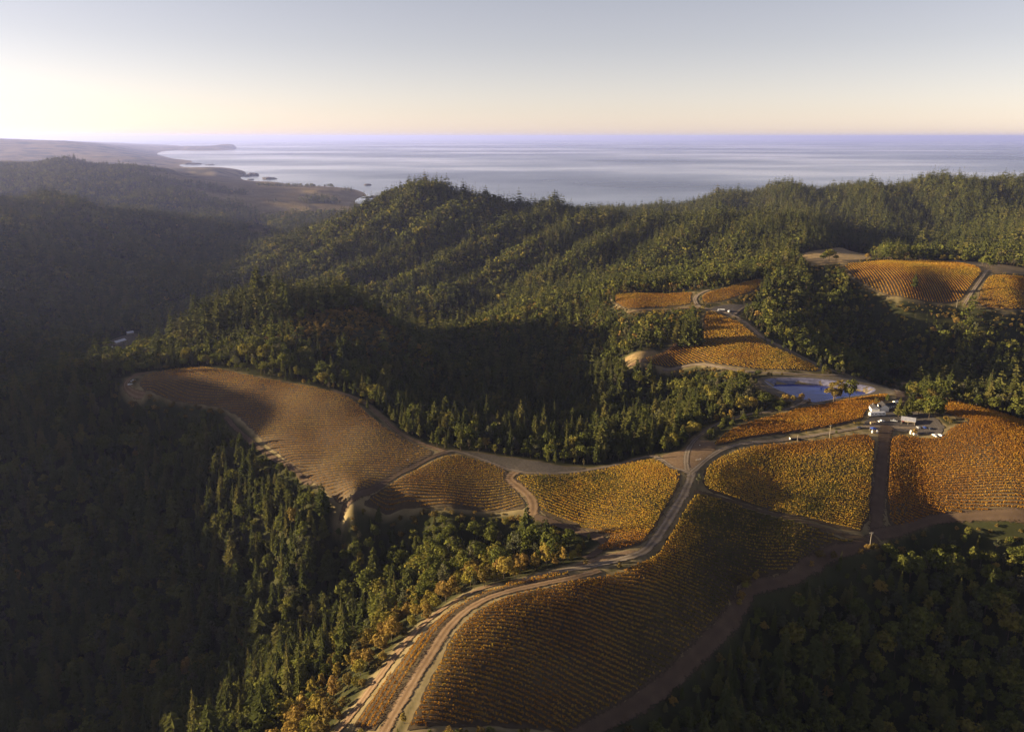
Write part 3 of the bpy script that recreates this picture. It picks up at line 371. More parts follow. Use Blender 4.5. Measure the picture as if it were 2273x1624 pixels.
# ---------------------------------------------------------------- sea
def sea_mat():
    m, N, L, b = new_mat('sea water')
    b.inputs['Base Color'].default_value = (0.02, 0.035, 0.06, 1); b.inputs['IOR'].default_value = 1.33
    p = world_pos(N, L, (1 / 8000.0, 1 / 5500.0, 0))
    n = noise(N, L, 1.0, 6, p, 0.55)
    r = N.new('ShaderNodeMapRange'); r.inputs['From Min'].default_value = 0.40; r.inputs['From Max'].default_value = 0.60
    r.inputs['To Min'].default_value = 0.09; r.inputs['To Max'].default_value = 0.28; L.new(n.outputs[0], r.inputs['Value'])
    L.new(r.outputs[0], b.inputs['Roughness'])
    w = noise(N, L, 0.02, 4, world_pos(N, L)); bp = N.new('ShaderNodeBump'); bp.inputs['Strength'].default_value = 0.25; bp.inputs['Distance'].default_value = 2.0
    L.new(w.outputs[0], bp.inputs['Height']); L.new(bp.outputs[0], b.inputs['Normal'])
    return m
M['sea'] = sea_mat()
sa = np.radians(np.arange(-120, 120.1, 2.0)); sr = np.geomspace(2500, 140000, 60)
SX = sr[:, None] * np.sin(sa)[None]; SY = sr[:, None] * np.cos(sa)[None]
si = np.arange(SX.size).reshape(SX.shape)
sq = np.stack([si[:-1, :-1], si[:-1, 1:], si[1:, 1:], si[1:, :-1]], -1).reshape(-1, 4)
sea = link('sea', mesh_np('sea', np.stack([SX, SY, 0 * SX], -1).reshape(-1, 3), sq[:, ::-1], M['sea']))
tag(sea, kind='structure')
# ---------------------------------------------------------------- haze: one closed box of even air round everything
hm = bpy.data.materials.new('sea haze'); hm.use_nodes = True
hn = hm.node_tree.nodes; hn.remove(hn['Principled BSDF'])
pv = hn.new('ShaderNodeVolumePrincipled')
pv.inputs['Color'].default_value = (*HAZE_COLOR, 1); pv.inputs['Density'].default_value = HAZE_DENSITY
pv.inputs['Anisotropy'].default_value = 0.32
hm.node_tree.links.new(pv.outputs[0], hn['Material Output'].inputs['Volume'])
hb = 150000.0
HV = [(sx * hb, sy * hb, z) for z in (-75.0, 545.0) for sx, sy in ((-1, -1), (1, -1), (1, 1), (-1, 1))]
haze = link('haze', mesh_np('haze', HV, [(3, 2, 1, 0), (4, 5, 6, 7), (0, 1, 5, 4), (1, 2, 6, 5), (2, 3, 7, 6), (3, 0, 4, 7)], hm))
tag(haze, 'thin pale sea haze lying over the hills and the coast', 'haze', kind='stuff')
# ---------------------------------------------------------------- draped sheets
def densify(P, step, closed=True):
    out = []
    n = len(P)
    for i in range(n if closed else n - 1):
        a = np.array(P[i][:2]); b = np.array(P[(i + 1) % n][:2])
        k = max(1, int(np.hypot(*(b - a)) / step))
        for t in range(k): out.append(a + (b - a) * t / k)
    if not closed: out.append(np.array(P[-1][:2]))
    return np.array(out)
def chaikin(P, n=2, closed=False):
    P = np.array(P, float)[:, :2]
    for _ in range(n):
        Q = []
        m = len(P)
        if not closed: Q.append(P[0])
        for i in range(m if closed else m - 1):
            a, b = P[i], P[(i + 1) % m]
            Q += [a * .75 + b * .25, a * .25 + b * .75]
        if not closed: Q.append(P[-1])
        P = np.array(Q)
    return P
def sheet(name, poly, lift, mat, step=5.0, parent=None, ragged=0.0, origin=(0, 0, 0)):
    B = densify(chaikin(poly, 1, True), step * 0.6)
    if ragged:
        B = B + (np.stack([vnoise(B[:, 0] / 3.1, B[:, 1] / 3.1, 41), vnoise(B[:, 0] / 3.1, B[:, 1] / 3.1, 42)], -1) - .5) * ragged
    x0, y0 = B.min(0); x1, y1 = B.max(0)
    gx, gy = np.meshgrid(np.arange(x0, x1, step), np.arange(y0, y1, step))
    gx = gx.ravel(); gy = gy.ravel()
    ins = poly_sd(B, gx, gy) < -step * 0.45
    allp = np.concatenate([B, np.stack([gx[ins], gy[ins]], -1)])
    nb = len(B)
    res = geometry.delaunay_2d_cdt([Vector(p) for p in allp], [(i, (i + 1) % nb) for i in range(nb)], [], 1, 1e-4)
    V = np.array([(v.x, v.y) for v in res[0]])
    Fs = np.array([f for f in res[2] if len(f) == 3])
    Z = terrain_z(V[:, 0], V[:, 1]) + lift
    me = mesh_np(name, np.column_stack([V[:, 0] - origin[0], V[:, 1] - origin[1], Z - origin[2]]), Fs, mat, True)
    return link(name, me, parent)
def strip(name, line, width, lift, mat):
    P = chaikin(line, 3); P = densify(P, 2.5, False)
    T = np.gradient(P, axis=0); T /= np.linalg.norm(T, axis=1)[:, None] + 1e-9
    Nn = np.stack([-T[:, 1], T[:, 0]], -1)
    cols = np.linspace(-1, 1, 7)
    s = np.arange(len(P)) * 2.5
    wl = width / 2 * (1 + (vnoise(s / 9, s * 0, 51) - .5) * .35); wr = width / 2 * (1 + (vnoise(s / 9, s * 0, 52) - .5) * .35)
    V = []; at = []
    for c in cols:
        w = np.where(c < 0, wl, wr) * c
        V.append(P + Nn * w[:, None]); at.append(np.full(len(P), c))
    V = np.stack(V, 1); at = np.stack(at, 1)
    X = V[..., 0]; Y = V[..., 1]
    Z = terrain_z(X, Y) + lift
    n, k = X.shape
    id_ = np.arange(n * k).reshape(n, k)
    Q = np.stack([id_[:-1, :-1], id_[:-1, 1:], id_[1:, 1:], id_[1:, :-1]], -1).reshape(-1, 4)
    me = mesh_np(name, np.stack([X, Y, Z], -1).reshape(-1, 3), Q, mat, True, {'across': at.ravel()})
    nz = me.polygons[0].normal.z if len(me.polygons) else 1
    if nz < 0: me.flip_normals()
    return link(name, me)
AREA_MAT = {'yard': 'yard', 'dirt': 'area_dirt', 'grey': 'grey', 'straw': 'straw'}
AREA_NAME = {'yard': 'gravel_yard', 'junction': 'bare_ground', 'bare': 'bare_ground', 'parking': 'gravel_yard', 'corner': 'bare_ground', 'pond_bank': 'pond_bank',
             'mound': 'dry_grass', 'meadow': 'meadow', 'vtop': 'dry_grass', 'rough': 'dry_grass', 'hamlet': 'farmyard', 'fieldfar': 'field'}
for k, (poly, kind) in AREAS.items():
    if k == 'pond_bank':
        continue
    tag(sheet(AREA_NAME[k], poly, 0.34, M[AREA_MAT[kind]], 5.0 if k != 'fieldfar' else 40, ragged=3.0), kind='structure')
for i, (k, (line, w, kind)) in enumerate(ROADS.items()):
    tag(strip({'gravel': 'gravel_road', 'dirt': 'dirt_track', 'red': 'dirt_track', 'dark': 'grass_track'}[kind], line, w * 1.15, 0.42 + 0.012 * i, M[kind]), kind='structure')
# ---------------------------------------------------------------- pond
def pond_build():
    m, N, L, b = new_mat('pond liner')
    p = world_pos(N, L); n = noise(N, L, 0.25, 5, p)
    r = ramp(N, [(0.3, (0.07, 0.07, 0.12)), (0.6, (0.16, 0.155, 0.23))]); L.new(n.outputs[0], r.inputs[0]); L.new(r.outputs[0], b.inputs['Base Color'])
    b.inputs['Roughness'].default_value = 0.5
    lin = sheet('pond_liner', [tuple(p_) for p_ in np.array(POND)], 0.12, m, 1.6)
    tag(lin, kind='structure')
    bank = sheet('pond_bank', AREAS['pond_bank'][0], 0.10, M['grey'], 3.0, ragged=3.0); tag(bank, kind='structure')
    w, N, L, b = new_mat('pond water')
    b.inputs['Base Color'].default_value = (0.008, 0.026, 0.20, 1); b.inputs['Roughness'].default_value = 0.06; b.inputs['IOR'].default_value = 1.33
    nn = noise(N, L, 0.5, 3, world_pos(N, L)); bp = N.new('ShaderNodeBump'); bp.inputs['Strength'].default_value = 0.05; bp.inputs['Distance'].default_value = 0.1
    L.new(nn.outputs[0], bp.inputs['Height']); L.new(bp.outputs[0], b.inputs['Normal'])
    P = chaikin(POND, 2, True); c = P.mean(0)
    V = [(c[0], c[1], POND_WATER)] + [(*(c + (q - c) * 0.97), POND_WATER) for q in P]
    n_ = len(P)
    wa = link('pond_water', mesh_np('pond_water', V, [(0, 1 + i, 1 + (i + 1) % n_) for i in range(n_)], w))
    if wa.data.polygons[0].normal.z < 0: wa.data.flip_normals()
    tag(wa, kind='structure')
pond_build()
# ---------------------------------------------------------------- tree shapes
def tube(P0, P1, r0, r1, n=6):
    P0 = np.array(P0, float); P1 = np.array(P1, float); d = P1 - P0; d /= np.linalg.norm(d)
    u = np.cross(d, (0.31, 0.95, 0.05)); u /= np.linalg.norm(u); v = np.cross(d, u)
    a = np.arange(n) * 2 * math.pi / n
    ring = np.cos(a)[:, None] * u + np.sin(a)[:, None] * v
    V = np.concatenate([P0 + ring * r0, P1 + ring * r1])
    F = [(i, (i + 1) % n, n + (i + 1) % n) for i in range(n)] + [(i, n + (i + 1) % n, n + i) for i in range(n)]
    return V, np.array(F)
def join(parts):
    V = []; F = []; o = 0
    for v, f in parts:
        V.append(v); F.append(np.asarray(f) + o); o += len(v)
    return np.concatenate(V), np.concatenate(F)
def conifer_crown(g, Hh, Rm, n, fine, base=0.1, power=0.8):
    V = []; F = []
    def tri(a, b, c):
        k = len(V); V.extend([a, b, c]); F.append((k, k + 1, k + 2))
    for i in range(n):
        t = (i + g.uniform(0.1, 0.9)) / n
        h = Hh * (base + (1 - base) * t)
        Rr = Rm * ((1 - t) ** power) * (0.55 + 0.45 * min(1, t * 5 + 0.35)) * g.uniform(0.75, 1.2) + 0.22
        m = max(4, int(8 - 4 * t)) if fine else 5
        off = g.uniform(0, 6.28)
        for k in range(m):
            a = off + k * 6.283 / m + g.normal(0, 0.25)
            Ln = Rr * g.uniform(0.6, 1.15)
            dr = Ln * g.uniform(0.05, 0.4) * (1 - 0.8 * t)
            ca, sa_ = math.cos(a), math.sin(a)
            def pt(l, s, z): return (l * ca - s * sa_, l * sa_ + s * ca, h + z)
            root = pt(0.05, 0, 0.35 * Ln * 0.5); tip = pt(Ln, 0, -dr)
            w = Ln * g.uniform(0.22, 0.36)
            sl = pt(0.55 * Ln, w, -dr * 0.75 - 0.1 * Ln); sr = pt(0.55 * Ln, -w, -dr * 0.75 - 0.1 * Ln)
            tri(root, sl, tip); tri(root, tip, sr)
            if fine:
                tri(root, tip, pt(0.6 * Ln, g.uniform(-.2, .2) * w, -dr - 0.32 * Ln))
                tri(pt(0.3 * Ln, 0, -dr * .2), pt(0.5 * Ln, w * 1.7, -dr * .6), pt(0.75 * Ln, w * .6, -dr * .8))
                tri(pt(0.3 * Ln, 0, -dr * .2), pt(0.75 * Ln, -w * .6, -dr * .8), pt(0.5 * Ln, -w * 1.7, -dr * .6))
    k = len(V); V.extend([(0.25, 0, Hh * .93), (-.12, .2, Hh * .93), (-.12, -.2, Hh * .93), (0, 0, Hh * 1.03)])
    F.extend([(k, k + 1, k + 3), (k + 1, k + 2, k + 3), (k + 2, k, k + 3)])
    return np.array(V), np.array(F)
def leafy_crown(g, Rx, z0, z1, clumps, per, size, top_heavy=0.0, squash=1.0):
    """leaf cards spread through clumps that fill an uneven crown between heights z0 and z1"""
    zc = (z0 + z1) / 2; rz = (z1 - z0) / 2
    C_ = []
    for i in range(clumps):
        d = g.normal(size=3); d /= np.linalg.norm(d)
        if d[2] < -0.3: d[2] *= 0.5
        rr = g.uniform(0.35, 0.95) ** 0.7
        c = np.array([d[0] * Rx * rr, d[1] * Rx * rr * squash, zc + d[2] * rz * rr])
        f = 1 + top_heavy * (c[2] - zc) / rz
        c[:2] *= f
        C_.append((c, g.uniform(0.24, 0.42) * min(Rx, rz)))
    n = clumps * per
    cen = np.repeat(np.array([c for c, _ in C_]), per, axis=0); rad_ = np.repeat(np.array([r for _, r in C_]), per)
    d = g.normal(size=(n, 3)); d /= np.linalg.norm(d, axis=1)[:, None]
    d[:, 2] = np.where(d[:, 2] < -0.4, -d[:, 2], d[:, 2])
    P = cen + d * (rad_ * g.uniform(0.7, 1.1, n))[:, None]
    nn = d + g.normal(size=(n, 3)) * 0.45; nn /= np.linalg.norm(nn, axis=1)[:, None]
    u = np.cross(nn, g.normal(size=(n, 3))); u /= np.linalg.norm(u, axis=1)[:, None] + 1e-9
    v = np.cross(nn, u)
    s = (size * g.uniform(0.6, 1.3, n))[:, None]; s2 = s * g.uniform(0.6, 1.1, n)[:, None]
    V = np.stack([P + u * s, P + v * s2, P - u * s * g.uniform(.6, 1, n)[:, None]], 1).reshape(-1, 3)
    V2 = np.stack([P - v * s2 * .8], 1).reshape(-1, 3)
    F1 = np.arange(3 * n).reshape(n, 3)
    F2 = np.stack([F1[:, 2], np.arange(n) + 3 * n, F1[:, 0]], -1)
    return np.concatenate([V, V2]), np.concatenate([F1, F2]), [c for c, _ in C_]
def broad_trunk(g, z0, zc, r, cen, nl=6):
    parts = [tube((0, 0, -1.5), (0.1, 0.05, z0 * .7 + zc * .3), r, r * .6)]
    for c in cen[:nl]:
        parts.append(tube((0.1, .05, z0 * .75 + .2 * c[2]), c, r * .45, r * .12, 4))
    return join(parts)
FORMS = {}    # name -> dict(trunk mesh, crown mesh, combined mesh far, combined mesh near, height)
def combine(name, tr, cr, mat):
    V, F = join([tr, cr])
    me = mesh_np(name, V, F)
    me.materials.append(M['bark']); me.materials.append(mat)
    mi = np.zeros(len(F), np.int32); mi[len(tr[1]):] = 1
    me.polygons.foreach_set('material_index', mi)
    return me
def add_form(name, mat, height, tr, cr, trf, crf):
    FORMS[name] = dict(h=height, trunk=mesh_np(name + ' trunk', *tr, M['bark']), crown=mesh_np(name + ' crown', *cr, mat),
                       near=combine(name + ' near', tr, cr, mat), far=combine(name + ' far', trf, crf, mat))
g = np.random.default_rng(3)
for i, (Rm, n, pw, bs) in enumerate([(3.6, 26, .8, .10), (4.2, 22, .62, .16), (2.9, 30, .9, .05), (4.4, 20, .5, .24)]):
    H_ = 20.0
    add_form(f'conifer{i}', M['needle'], H_, tube((0, 0, -1.5), (0, 0, H_ * .95), .38, .05), conifer_crown(g, H_, Rm, n, True, bs, pw),
             tube((0, 0, -1.5), (0, 0, H_ * .4), .38, .25, 3), conifer_crown(g, H_, Rm * 1.08, 10, False, bs, pw))
def broad(name, mat, Hh, Rx, z0, clumps, per, size, th=0.0, sq=1.0):
    a = leafy_crown(g, Rx, z0, Hh, clumps, per, size, th, sq)
    f = leafy_crown(g, Rx * .98, z0, Hh, max(8, clumps // 3), 9, size * 2.3, th, sq)
    add_form(name, mat, Hh, broad_trunk(g, z0, (z0 + Hh) / 2, .28, a[2]), a[:2], tube((0, 0, -1.5), (0, 0, Hh * .5), .28, .15, 3), f[:2])
for i in range(4):
    broad(f'round{i}', M['leaf'], 12.0, [4.6, 5.4, 4.0, 5.0][i], [3.0, 3.2, 2.5, 2.0][i], [38, 46, 30, 26][i], 26, .55, [.1, .2, 0, .3][i], [1, .85, 1, .8][i])
for i in range(3):
    broad(f'tall{i}', M['leaf'], 15.0, [2.9, 2.4, 3.3][i], 2.5, [34, 28, 36][i], 24, .5, [-.2, 0, .15][i])
for i in range(2):
    broad(f'grey{i}', M['grey_leaf'], 14.0, [2.7, 3.4][i], 2.2, [30, 34][i], 20, .45, 0)
for i in range(3):
    broad(f'gold{i}', M['gold'], 10.0, [3.4, 2.6, 4.0][i], [1.2, 1.0, 1.5][i], [34, 30, 40][i], 28, .42, [0.1, -.1, .2][i])
broad('yellow_green', M['shrub'], 10.0, 3.2, 1.2, 32, 28, .45, .1)
for i in range(2):
    broad(f'shrub{i}', M['shrub'], 5.0, [3.0, 2.4][i], .2, [22, 18][i], 22, .42)
FORM_LIST = list(FORMS)
def make_tree(name, form, x, y, h, label, cat, group=None, wide=1.0, zoff=0.0):
    f = FORMS[form]
    s = h / f['h']
    e = empty(name, (x, y, hz(x, y) + zoff), random.uniform(0, 6.28))
    e.scale = (s * wide, s * wide, s)
    link('trunk', f['trunk'], e); link('crown', f['crown'], e)
    return tag(e, label, cat, group)
# ---------------------------------------------------------------- where the forest trees stand
rg = np.random.default_rng(11)
def ring_points(r0, r1, sp, half=37.5):
    n = int(2 * r1 / sp) + 2
    gx, gy = np.meshgrid(np.arange(-r1 * .66, r1 * .66, sp), np.arange(0, r1, sp))
    x = gx.ravel() + rg.uniform(-.46, .46, gx.size) * sp; y = gy.ravel() + rg.uniform(-.46, .46, gx.size) * sp
    r = np.hypot(x, y); a = np.degrees(np.arctan2(x, y))
    k = (r >= r0) & (r < r1) & (np.abs(a) < half)
    return x[k], y[k]
KEEP_OFF = np.array([p for k in ('golden', 'willow', 'pond_bush', 'shore_bush', 'vtop_tree', 'wall_tree', 'grove', 'yard_tree', 'pond_tree', 'corner_bush', 'hamlet_tree', 'pole') for p in SPOTS[k]])
TX = []; TY = []; TH_ = []; TF = []
fi = {n: i for i, n in enumerate(FORM_LIST)}
for r0, r1, sp in ((230, 620, 6.6), (620, 1300, 6.8), (1300, 2000, 8.6), (2000, 3000, 10.5), (3000, 4300, 13.5), (4300, 7600, 20.0)):
    x, y = ring_points(r0, r1, sp)
    z = terrain_z(x, y)
    k = seen(x, y, z + 26, 0.006) & (z > 8)
    x, y, z = x[k], y[k], z[k]
    k = rg.uniform(size=len(x)) < woodness(x, y, z) - 0.02
    x, y, z = x[k], y[k], z[k]
    k = rg.uniform(size=len(x)) > 0.10 + 0.35 * smooth(190, 70, np.hypot(x + 330, y - 1090))
    x, y, z = x[k], y[k], z[k]
    n = len(x)
    # what grows where
    mixn = fbm(x / 130, y / 130, 61, 3) + 0.25 * fbm(x / 30, y / 30, 62, 2)
    con = np.full(n, 0.36) + mixn * 1.5
    def zone(cx, cy, rr, soft=60): return smooth(rr + soft, rr - soft, np.hypot(x - cx, y - cy))
    con += zone(-330, 1090, 130) * 0.9 + zone(-520, 720, 110) * 0.45 + zone(900, 2800, 1000, 300) * 0.75 + zone(420, 1900, 320, 150) * .3  # far right ridge: dark conifers added to stand in for its shade
    gold = 0.03 + zone(170, 1040, 130, 60) * 0.30 + zone(30, 1150, 130) * 0.22 + zone(480, 950, 60) * 0.25 + zone(-60, 300, 60) * .3 + zone(300, 1350, 220, 80) * .12
    shr = zone(-190, 960, 60, 40) * 0.9 + zone(-230, 900, 70, 50) * 0.75 + zone(-120, 900, 60) * .5
    lane = smooth(55, 18, np.minimum(line_dist(ROADS['lane'][0], x, y), line_dist(ROADS['main'][0][:4], x, y))) if r0 < 700 else np.zeros(n)
    lane = lane * (x < 60 + (y - 400) * .5)
    con = con - lane * 1.2; gold = gold + lane * .85
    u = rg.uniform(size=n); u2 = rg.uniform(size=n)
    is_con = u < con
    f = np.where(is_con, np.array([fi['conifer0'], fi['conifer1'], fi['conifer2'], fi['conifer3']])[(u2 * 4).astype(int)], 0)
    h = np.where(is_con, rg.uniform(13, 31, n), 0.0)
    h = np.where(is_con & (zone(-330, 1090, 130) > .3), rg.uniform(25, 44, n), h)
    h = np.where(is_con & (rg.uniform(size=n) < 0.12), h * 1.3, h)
    pick = np.array([fi[q] for q in ('round0', 'round1', 'round2', 'round3', 'tall0', 'tall1', 'tall2', 'tall0', 'tall1', 'grey0', 'grey1')])
    f = np.where(is_con, f, pick[(u2 * 10.999).astype(int)])
    h = np.where(is_con, h, rg.uniform(8, 20, n))
    ig = (~is_con) & (rg.uniform(size=n) < gold)
    f = np.where(ig, np.array([fi['gold0'], fi['gold1'], fi['gold2'], fi['yellow_green']])[(rg.uniform(size=n) * 4).astype(int)], f); h = np.where(ig, rg.uniform(7, 13, n), h)
    ish = rg.uniform(size=n) < shr
    f = np.where(ish, np.array([fi['shrub0'], fi['shrub1']])[(rg.uniform(size=n) * 2).astype(int)], f); h = np.where(ish, rg.uniform(3.5, 6.5, n), h)
    if r0 >= 1300: h = h * 1.25
    if r1 <= 2000:
        sd = clear_sd(x, y)
        h = h * (0.5 + 0.5 * smooth(3, 26, sd))
        keep = sd > 2.5
        for pt_ in KEEP_OFF:
            if r0 - 60 < math.hypot(*pt_) < r1 + 60: keep &= np.hypot(x - pt_[0], y - pt_[1]) > 4.5
        # a wood does not stand between the open ground and the flyer: edge trees stay low
        for fr in (1.0, 0.6):
            for it in range(2):
                kk = 1.0 / (1 - np.clip(h * fr / (450 - z), 0, .5))
                hid = clear_sd(x * kk, y * kk) < -2
                h = np.where(hid, h * 0.55, h)
        kk = 1.0 / (1 - np.clip(h * .8 / (450 - z), 0, .5))
        hid = (clear_sd(x * kk, y * kk) < -3) & (h < 4.5)
        keep &= ~(hid & (rg.uniform(size=n) < .45)); h = np.where(hid, np.minimum(h, 3.2), h)
        low = h < 5.0
        f = np.where(low & ~ish, np.array([fi['shrub0'], fi['shrub1']])[(u2 * 2).astype(int)], f)
        x, y, z, f, h = x[keep], y[keep], z[keep], f[keep], h[keep]
    else:
        h = h * 1.4
    TX.append(x); TY.append(y); TH_.append(h); TF.append(f)
TX = np.concatenate(TX); TY = np.concatenate(TY); TH_ = np.concatenate(TH_); TF = np.concatenate(TF)
TZ = terrain_z(TX, TY)
TR = np.hypot(TX, TY)
# the largest-looking trees of each kind are things of their own
TA = np.degrees(np.arctan2(TX, TY))
in_frame = (np.abs(TX / (TY * .96 + (450 - TZ) * .277)) < .635) & (((450 - TZ) * .961 - TY * .277) / (TY * .961 + (450 - TZ) * .277) < .455)
vis = seen(TX, TY, TZ + TH_ * .5, 0.0) & in_frame
kind_of = np.array([0 if n_.startswith('conifer') else 2 if n_.startswith('gold') or n_ == 'yellow_green' else 3 if n_.startswith('shrub') else 1 for n_ in FORM_LIST])[TF]
single = np.zeros(len(TX), bool)
for kd, lim in ((0, 300), (1, 300), (2, 60), (3, 40)):
    c = np.where((kind_of == kd) & vis)[0]
    c = c[np.argsort(-(TH_[c] / TR[c]))][:lim]
    single[c] = True
KN = {0: ('conifer_tree', 'conifer'), 1: ('broadleaf_tree', 'broadleaf tree'), 2: ('autumn_tree', 'autumn tree'), 3: ('shrub', 'shrub')}
def where_is(x, y, z):
    u = x / (y * .961 + (450 - z) * .277); v = ((450 - z) * .961 - y * .277) / (y * .961 + (450 - z) * .277)
    hi = 'low down' if v > .36 else 'halfway down' if v > .24 else 'high up'
    if y > 800: return 'behind the terraced vineyard' if x < 0 else 'beyond the pond'
    if u > .22 and v > .1: return f'on the right slope, {hi}, ' + ('at the right edge' if u > .5 else 'by the dirt skirt' if u < .36 else 'in the middle')
    if u > -.2 and y < 620: return 'in the ravine behind the golden trees'
    if y > 640: return 'on the spur beside the terraced vineyard'
    return f'on the left slope, {hi}, ' + ('at the left edge' if u < -.5 else 'by the golden trees' if u > -.3 else 'in the middle')
for i in np.where(single)[0]:
    form = FORM_LIST[TF[i]]; nm, cat = KN[kind_of[i]]; w = where_is(TX[i], TY[i], TZ[i])
    if kind_of[i] == 2 and 'ravine' in w: w = 'beside the lane, among the golden trees'
    h = TH_[i]
    look = {0: 'tall dark conifer' if h > 21 else 'middling dark conifer' if h > 14 else 'small dark conifer', 1: 'slender grey green tree' if form.startswith('grey') else 'narrow green tree' if form.startswith('tall') else 'round crowned green tree',
            2: 'yellow green leafy tree' if form == 'yellow_green' else 'golden leaved autumn tree', 3: 'low olive green shrub'}[kind_of[i]]
    if kind_of[i] == 1: look = ('tall ' if h > 13.5 else 'short ' if h < 9 else '') + look
    make_tree(nm, form, float(TX[i]), float(TY[i]), float(h), f'{look} {w}', cat, f'{look} {w}', wide=float(rg.uniform(.85, 1.2)))
# the rest of the forest, as woods of many trees
def model_collection(key):
    col = bpy.data.collections.new('tree models ' + key)
    for i, n_ in enumerate(FORM_LIST):
        o = bpy.data.objects.new('tree_model_' + chr(97 + i), FORMS[n_][key]); col.objects.link(o)
    return col
COLS = {'near': model_collection('near'), 'far': model_collection('far')}
def wood_nodes(key):
    ng = bpy.data.node_groups.new('wood ' + key, 'GeometryNodeTree')
    ng.interface.new_socket('Geometry', in_out='INPUT', socket_type='NodeSocketGeometry'); ng.interface.new_socket('Geometry', in_out='OUTPUT', socket_type='NodeSocketGeometry')
    N = ng.nodes; L = ng.links
    gi = N.new('NodeGroupInput'); go = N.new('NodeGroupOutput')
    ip = N.new('GeometryNodeInstanceOnPoints'); ci = N.new('GeometryNodeCollectionInfo')
    ci.inputs['Collection'].default_value = COLS[key]; ci.inputs['Separate Children'].default_value = True; ci.inputs['Reset Children'].default_value = True
    def na_(nm, t):
        a = N.new('GeometryNodeInputNamedAttribute'); a.data_type = t; a.inputs['Name'].default_value = nm
        return a.outputs['Attribute']
    er = N.new('FunctionNodeEulerToRotation')
    L.new(gi.outputs[0], ip.inputs['Points']); L.new(ci.outputs[0], ip.inputs['Instance'])
    ip.inputs['Pick Instance'].default_value = True
    L.new(na_('form', 'INT'), ip.inputs['Instance Index']); L.new(na_('turn', 'FLOAT_VECTOR'), er.inputs[0]); L.new(er.outputs[0], ip.inputs['Rotation'])
    L.new(na_('size', 'FLOAT_VECTOR'), ip.inputs['Scale']); L.new(ip.outputs[0], go.inputs[0])
    return ng
WN = {k: wood_nodes(k) for k in COLS}
HN = np.array([FORMS[n_]['h'] for n_ in FORM_LIST])
def wood(mask, key, label):
    ii = np.where(mask)[0]
    if not len(ii): return
    me = bpy.data.meshes.new('forest'); me.vertices.add(len(ii))
    me.vertices.foreach_set('co', np.column_stack([TX[ii], TY[ii], TZ[ii]]).astype(np.float32).ravel())
    a = me.attributes.new('form', 'INT', 'POINT'); a.data.foreach_set('value', TF[ii].astype(np.int32))
    t = np.zeros((len(ii), 3), np.float32); t[:, 2] = rg.uniform(0, 6.28, len(ii)); t[:, 0] = rg.normal(0, .03, len(ii)); t[:, 1] = rg.normal(0, .03, len(ii))
    a = me.attributes.new('turn', 'FLOAT_VECTOR', 'POINT'); a.data.foreach_set('vector', t.ravel())
    s = TH_[ii] / HN[TF[ii]]; w = s * rg.uniform(.85, 1.25, len(ii)) * (1 + .12 * smooth(1500, 4000, TR[ii]))
    a = me.attributes.new('size', 'FLOAT_VECTOR', 'POINT'); a.data.foreach_set('vector', np.column_stack([w, w, s]).astype(np.float32).ravel())
    o = link('forest', me)
    md = o.modifiers.new('trees', 'NODES'); md.node_group = WN[key]
    tag(o, label, 'forest', kind='stuff')
rest = ~single
near = TR < 900
wood(rest & near & (TX < 60) , 'near', 'dense mixed forest on the dark slopes left of the front vineyard')
wood(rest & near & (TX >= 60), 'near', 'dense dark forest on the slopes right of the front vineyard')
midr = (~near) & (TR < 1420)
wood(rest & midr & (TX < 100), 'far', 'mixed forest on the knolls and ravines behind the terraced vineyard')
wood(rest & midr & (TX >= 100), 'far', 'mixed forest around the upper vineyards beyond the pond')
hill = (TR >= 1420) & (TR < 2750) & (TX > -900)
wood(rest & hill, 'far', 'forest of many small trees covering the central hill')
wood(rest & (TR >= 1420) & (TX <= -900) & (TR < 4300), 'far', 'dark forest over the hazy mountain at the left')
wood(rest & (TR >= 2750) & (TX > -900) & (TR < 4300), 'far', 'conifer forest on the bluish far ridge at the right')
wood(rest & (TR >= 4300), 'far', 'patchy woods on the hazy coastal hills')
# ---------------------------------------------------------------- vineyards: every row is a part of its block
vg = np.random.default_rng(5)
def leaves_along(P, per, size, hgt, spread):
    """leaf cards round each vine of a row; P (n,3) ground points"""
    n = len(P) * per
    cen = np.repeat(P, per, axis=0)
    off = np.column_stack([vg.normal(0, spread, n), vg.normal(0, spread, n), vg.uniform(0.35, 1.0, n) * np.repeat(hgt, per)])
    Q = cen + off
    nn = vg.normal(size=(n, 3)); nn[:, 2] = np.abs(nn[:, 2]) * .7; nn /= np.linalg.norm(nn, axis=1)[:, None]
    u = np.cross(nn, vg.normal(size=(n, 3))); u /= np.linalg.norm(u, axis=1)[:, None] + 1e-9
    v = np.cross(nn, u)
    s = (size * vg.uniform(.6, 1.3, n))[:, None]
    V = np.stack([Q + u * s, Q + v * s * .9, Q - u * s * .9, Q - v * s], 1).reshape(-1, 3)
    F = np.arange(4 * n).reshape(n, 4)
    return V, F
